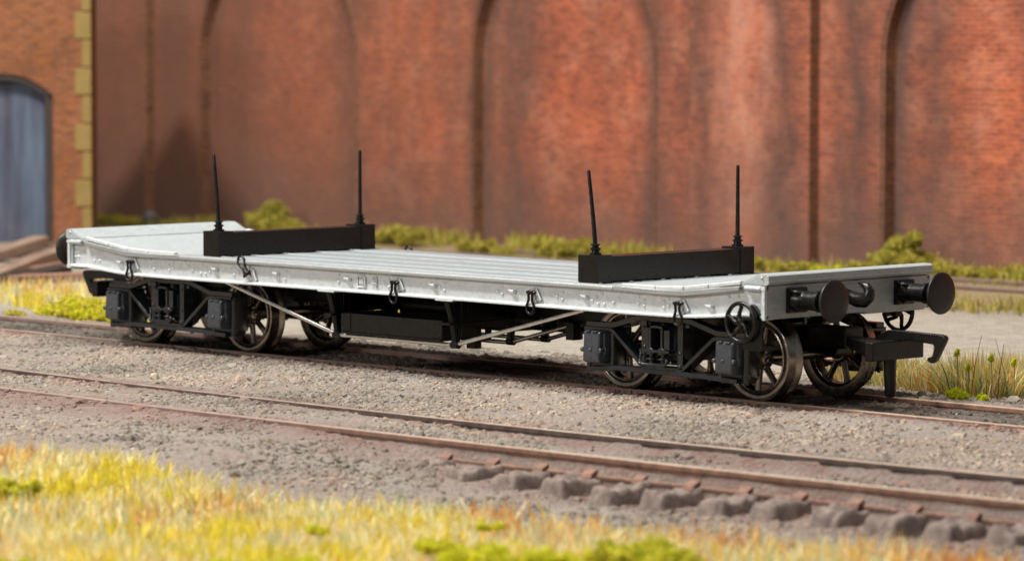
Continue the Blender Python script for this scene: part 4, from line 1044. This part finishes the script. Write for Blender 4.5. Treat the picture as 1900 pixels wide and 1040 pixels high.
k = fbm(X, Y, 0.06, 4, 28) > 0.56+0.2*rng.random(n); X, Y = X[k], Y[k]
blades('grass_patch', X, Y, height(X, Y, False), rng.uniform(1.5, 5.0, len(X)), 0.45, 0.7, [(0.50, 0.46, 0.08), (0.62, 0.52, 0.14), (0.40, 0.42, 0.06), (0.55, 0.40, 0.12)], 29, 'scrubby olive weeds in a strip along the foot of the arched wall')
# bushes along the wall
BU = [(205, 418, 9, 'olive bush beside the yellow quoins, leftmost along the wall'), (245, 420, 7, 'low olive bush right of the quoins'), (345, 416, 7, 'olive bush at the wall behind the left end of the wagon'), (440, 420, 6, 'low olive bush showing over the left end board'),
      (520, 424, 14, 'tall pointed olive bush left of the first bolster'), (575, 428, 7, 'low olive bush just right of the pointed one'), (740, 456, 13, 'broad olive bush right of the first bolster'), (700, 452, 9, 'olive bush touching the end of the first bolster'),
      (885, 470, 9, 'olive bush below the left side of the middle arch'), (935, 475, 6, 'low olive bush under the middle arch'), (1045, 478, 13, 'round dark olive bush left of the second bolster'), (1110, 480, 9, 'olive bush right behind the leaning front stanchion'),
      (1425, 508, 10, 'olive bush right of the second bolster'), (1480, 508, 8, 'low olive bush by the wide brick pier'), (1535, 512, 7, 'bright lime bush at the foot of the brown pier edge'), (1605, 508, 8, 'low olive bush left of the upright bush'),
      (1672, 500, 15, 'tall upright olive bush under the right arch edge'), (1765, 520, 10, 'olive bush in the right bay of the wall'), (1820, 522, 9, 'ragged olive bush near the right edge'), (1880, 522, 10, 'olive bush cut by the right edge along the wall')]
for i, (u, v, R_, lab) in enumerate(BU):
    x, y = pix(u, v)
    if y > 227: x, y = x+(y-227)*0.98, 227
    R2 = R_*0.43
    L_ = lumps(x, y, -1.0, R2, 12, 200+i, 0.62, 1.15)
    if R_ >= 13 and i in (4, 16): L_ += [(x+random.uniform(-.45, .45)*R2*(1.3-k*0.09), y+random.uniform(-.3, .3)*R2, R2*(0.35+0.085*k), R2*(0.42-0.018*k), R2*0.36, R2*(0.34-0.012*k)) for k in range(9)]
    o = foam('bush', L_, lab, 'bush', LIME if i == 14 else OLIVE, 120+i, 0.8, 70, group='olive bushes along the brick wall')

# ------------------------------------------------------------------ brick wall with blind arches
WY = 235.2; RD = 3.2; ZT = 130.0
wall = empty('brick_wall', (0, WY, -1)); tag(wall, 'long weathered red brick retaining wall with tall blind arches and piers', 'wall')
arches = [(-477, -418), (-345, -286.5), (-243.8, -184.6), (-115.2, -56.5), (-13, 46), (85, 144)]
piers = [(-405, -364), (-170.5, -134.3), (160, 197)]
SP = 44.4
b = MB()
b.add([], [])
def face_with_arches(b):
    x = -560.0; y = WY
    N = 28
    edges = []
    prev = -560.0
    for (a, c) in arches:
        # plain wall between arches
        b.add([(prev, y, -6), (a, y, -6), (a, y, ZT), (prev, y, ZT)], [(0, 1, 2, 3)])
        r = (c-a)/2; xm = (a+c)/2
        P = [(xm-r*cos(pi*k/N), SP+r*sin(pi*k/N)) for k in range(N+1)]
        for (x0, z0), (x1, z1) in zip(P, P[1:]):
            b.add([(x0, y, z0), (x1, y, z1), (x1, y, ZT), (x0, y, ZT)], [(0, 1, 2, 3)])
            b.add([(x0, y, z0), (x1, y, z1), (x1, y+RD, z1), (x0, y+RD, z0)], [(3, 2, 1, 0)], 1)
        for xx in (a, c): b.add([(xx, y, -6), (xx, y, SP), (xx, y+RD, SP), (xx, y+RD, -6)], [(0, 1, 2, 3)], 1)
        prev = c
    b.add([(prev, y, -6), (260, y, -6), (260, y, ZT), (prev, y, ZT)], [(0, 1, 2, 3)])
    b.b2(-560, 260, WY+RD+0.02, WY+RD+14, -6, ZT)
    b.b2(-560, 260, WY-1.5, WY+RD+14, ZT, ZT+4)
face_with_arches(b); b.shift(0, -WY, 1)
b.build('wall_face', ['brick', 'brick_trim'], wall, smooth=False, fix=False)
for a, c in piers:
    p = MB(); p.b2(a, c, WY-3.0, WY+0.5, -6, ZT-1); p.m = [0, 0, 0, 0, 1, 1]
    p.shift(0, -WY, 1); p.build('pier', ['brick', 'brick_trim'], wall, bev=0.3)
for a, c in arches:   # raised brick arch ring and jamb edge
    r = (c-a)/2; xm = (a+c)/2; q = MB()
    P = [(a-1.0, -5)] + [(xm-(r+1.0)*cos(pi*k/28), SP+(r+1.0)*sin(pi*k/28)) for k in range(29)] + [(c+1.0, -5)]
    q.tube([(x, WY-0.1, z) for x, z in P], 0.28, 6)
    q.shift(0, -WY, 1); q.build('arch_ring', 'brick_trim', wall)

# ------------------------------------------------------------------ corner building, left
th = math.radians(49.5)
bx, by = -310.5, 171.5
bld = empty('brick_building', (bx, by, -1), th); tag(bld, 'orange brick building with yellow corner stones and a blue grey arched door', 'building')
# local: x runs right along the facade (0 at the corner), -x to the left, y into the building
b = MB(); H = 63.5
dl, dr, dz, dc = -32.0, -8.9, 35.5, 40.6
b.add([(-70, 0, -4), (dl, 0, -4), (dl, 0, H), (-70, 0, H)], [(0, 1, 2, 3)]); b.add([(dr, 0, -4), (0, 0, -4), (0, 0, H), (dr, 0, H)], [(0, 1, 2, 3)])
N = 16; xm = (dl+dr)/2; hw = (dr-dl)/2
P = [(dl+(dr-dl)*k/N, dz+(dc-dz)*(1-((dl+(dr-dl)*k/N-xm)/hw)**2)) for k in range(N+1)]
for (x0, z0), (x1, z1) in zip(P, P[1:]):
    b.add([(x0, 0, z0), (x1, 0, z1), (x1, 0, H), (x0, 0, H)], [(0, 1, 2, 3)]); b.add([(x0, 0, z0), (x1, 0, z1), (x1, 3, z1), (x0, 3, z0)], [(3, 2, 1, 0)], 1)
for xx in (dl, dr): b.add([(xx, 0, -4), (xx, 0, dz), (xx, 3, dz), (xx, 3, -4)], [(0, 1, 2, 3)], 1)
b.add([(0, 0, -4), (0, 45, -4), (0, 45, H), (0, 0, H)], [(0, 1, 2, 3)]); b.add([(-70, 0, -4), (-70, 45, -4), (-70, 45, H), (-70, 0, H)], [(3, 2, 1, 0)])
b.add([(-70, 45, -4), (0, 45, -4), (0, 45, H), (-70, 45, H)], [(3, 2, 1, 0)]); b.add([(-70, 0, H), (0, 0, H), (0, 45, H), (-70, 45, H)], [(0, 1, 2, 3)])
b.build('wall', ['brick2', 'dark_reveal'], bld, smooth=False, fix=False)
b = MB(); b.b2(dl-1, dr+1, 3.0, 4.0, -4, dc+2)
for k in range(8): b.b2(dl+k*3.0, dl+k*3.0+2.92, 2.9, 3.05, -4, dc+2)
b.build('door', 'door', bld, bev=0.1)
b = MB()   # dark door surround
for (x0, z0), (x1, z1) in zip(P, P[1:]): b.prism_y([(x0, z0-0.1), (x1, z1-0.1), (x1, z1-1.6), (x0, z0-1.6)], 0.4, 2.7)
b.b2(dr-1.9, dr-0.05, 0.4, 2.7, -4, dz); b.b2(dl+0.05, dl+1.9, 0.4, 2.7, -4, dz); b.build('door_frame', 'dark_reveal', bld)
for k in range(9):
    z = 1.8+k*6.7; big = k % 2 == 1; w = 3.6 if big else 1.9
    b = MB(); b.b2(-w, 0.35, -0.35, 3.2 if big else 5.5, z+0.15, z+6.55); b.build('quoin', 'quoin', bld, bev=0.25)

# timber pile in front of the building
def ray(u, v, D):
    d = FW+RT2*((u-950)/7459.329)-UP2*((v-520)/7459.329); return CP+d*D
# planks are (left end, right end, thickness, ...)
PL = [((-60, 492, 885), (80, 446, 905), 2.3, 'wood', 'pale weathered plank on top of the pile, against the blue door'),
      ((-70, 540, 835), (122, 466, 900), 3.0, 'wood', 'long thick weathered plank slanting across the pile'),
      ((60, 505, 870), (185, 480, 915), 2.4, 'wood2', 'brown plank slanting behind the left buffer'),
      ((25, 519, 806), (195, 512, 816), 1.7, 'wood2', 'thin rust red plank lying at the front of the pile'),
      ((-60, 508, 900), (118, 470, 918), 4.2, 'dark_reveal', 'dark strip added for the shaded gap under the top plank'),  # dark filler in place of the shaded gap between planks
      ((-30, 536, 815), (120, 508, 850), 3.6, 'dark_reveal', 'dark strip added for the shade low behind the rust red plank')]  # second dark filler, stands for shade low in the pile
for i, (A_, B_, h_, mt, lab) in enumerate(PL):
    P0, P1 = ray(*A_), ray(*B_); dv = P1-P0; mid = (P0+P1)/2
    b = MB(); b.box((0, 0, 0), (dv.length, 3.6, h_)); b.box((dv.length*0.04, 1.6, h_*0.42), (dv.length*0.86, 0.7, h_*0.3))
    o = b.build('plank', mt, None, bev=0.2); o.location = mid; o.rotation_euler = dv.to_track_quat('X', 'Z').to_euler()
    tag(o, lab, 'timber', group='timbers piled in front of the building')
# small grey post at the wall
x, y = pix(279, 424); b = MB(); b.lathe([(0.01, 4.6), (1.3, 4.4), (1.7, 3.6), (2.0, 3.4), (2.0, 2.4), (1.7, 2.2), (1.7, -2), (0.01, -2)], (0, 0, 0), 'z', 14)
o = b.build('post', plastic('grey_post', (0.09, 0.085, 0.085), 0.7), None); o.location = (x, min(y, 228), -1); tag(o, 'short dark grey post with a rounded cap at the wall foot', 'post')

# ------------------------------------------------------------------ light
world = bpy.data.worlds.new('World'); scene.world = world; world.use_nodes = True
bg = world.node_tree.nodes['Background']; bg.inputs[0].default_value = (0.80, 0.88, 1.0, 1); bg.inputs[1].default_value = 0.17
def area(name, loc, target, sx, sy, power, color):
    l = bpy.data.lights.new(name, 'AREA'); l.shape = 'RECTANGLE'; l.size = sx; l.size_y = sy; l.energy = power; l.color = color
    o = bpy.data.objects.new(name, l); col.objects.link(o); o.location = loc
    d = Vector(target)-Vector(loc); o.rotation_euler = d.to_track_quat('-Z', 'Y').to_euler(); return o
area('key_lamp', (-230, -330, 600), (-10, 0, 0), 75, 75, 5.9e6, (1.0, 0.965, 0.92))
area('overhead_softbox', (0, -120, 640), (0, 10, 0), 320, 240, 2.9e6, (1.0, 0.97, 0.93))
area('front_softbox', (-60, -780, 300), (0, 0, 10), 150, 100, 2.5e6, (1.0, 0.965, 0.92))
area('wall_softbox', (60, -60, 480), (-130, 240, 40), 160, 120, 1.75e6, (1.0, 0.93, 0.84))

# ------------------------------------------------------------------ camera
cam = bpy.data.cameras.new('camera'); co_ = bpy.data.objects.new('camera', cam); col.objects.link(co_)
cam.sensor_width = 36; cam.lens = 7459.329/1900*36; cam.clip_start = 5; cam.clip_end = 5000
mw = Matrix((( RT2.x, UP2.x, -FW.x, CP.x), (RT2.y, UP2.y, -FW.y, CP.y), (RT2.z, UP2.z, -FW.z, CP.z), (0, 0, 0, 1)))
co_.matrix_world = mw
cam.dof.use_dof = True; cam.dof.focus_distance = 600; cam.dof.aperture_fstop = cam.lens*1e-3/2.3
scene.camera = co_
vs = scene.view_settings; vs.view_transform = 'Standard'; vs.look = 'None'; vs.exposure = 0; vs.gamma = 1; vs.use_curve_mapping = False
scene.render.engine = 'CYCLES'
scene.cycles.max_bounces = 6
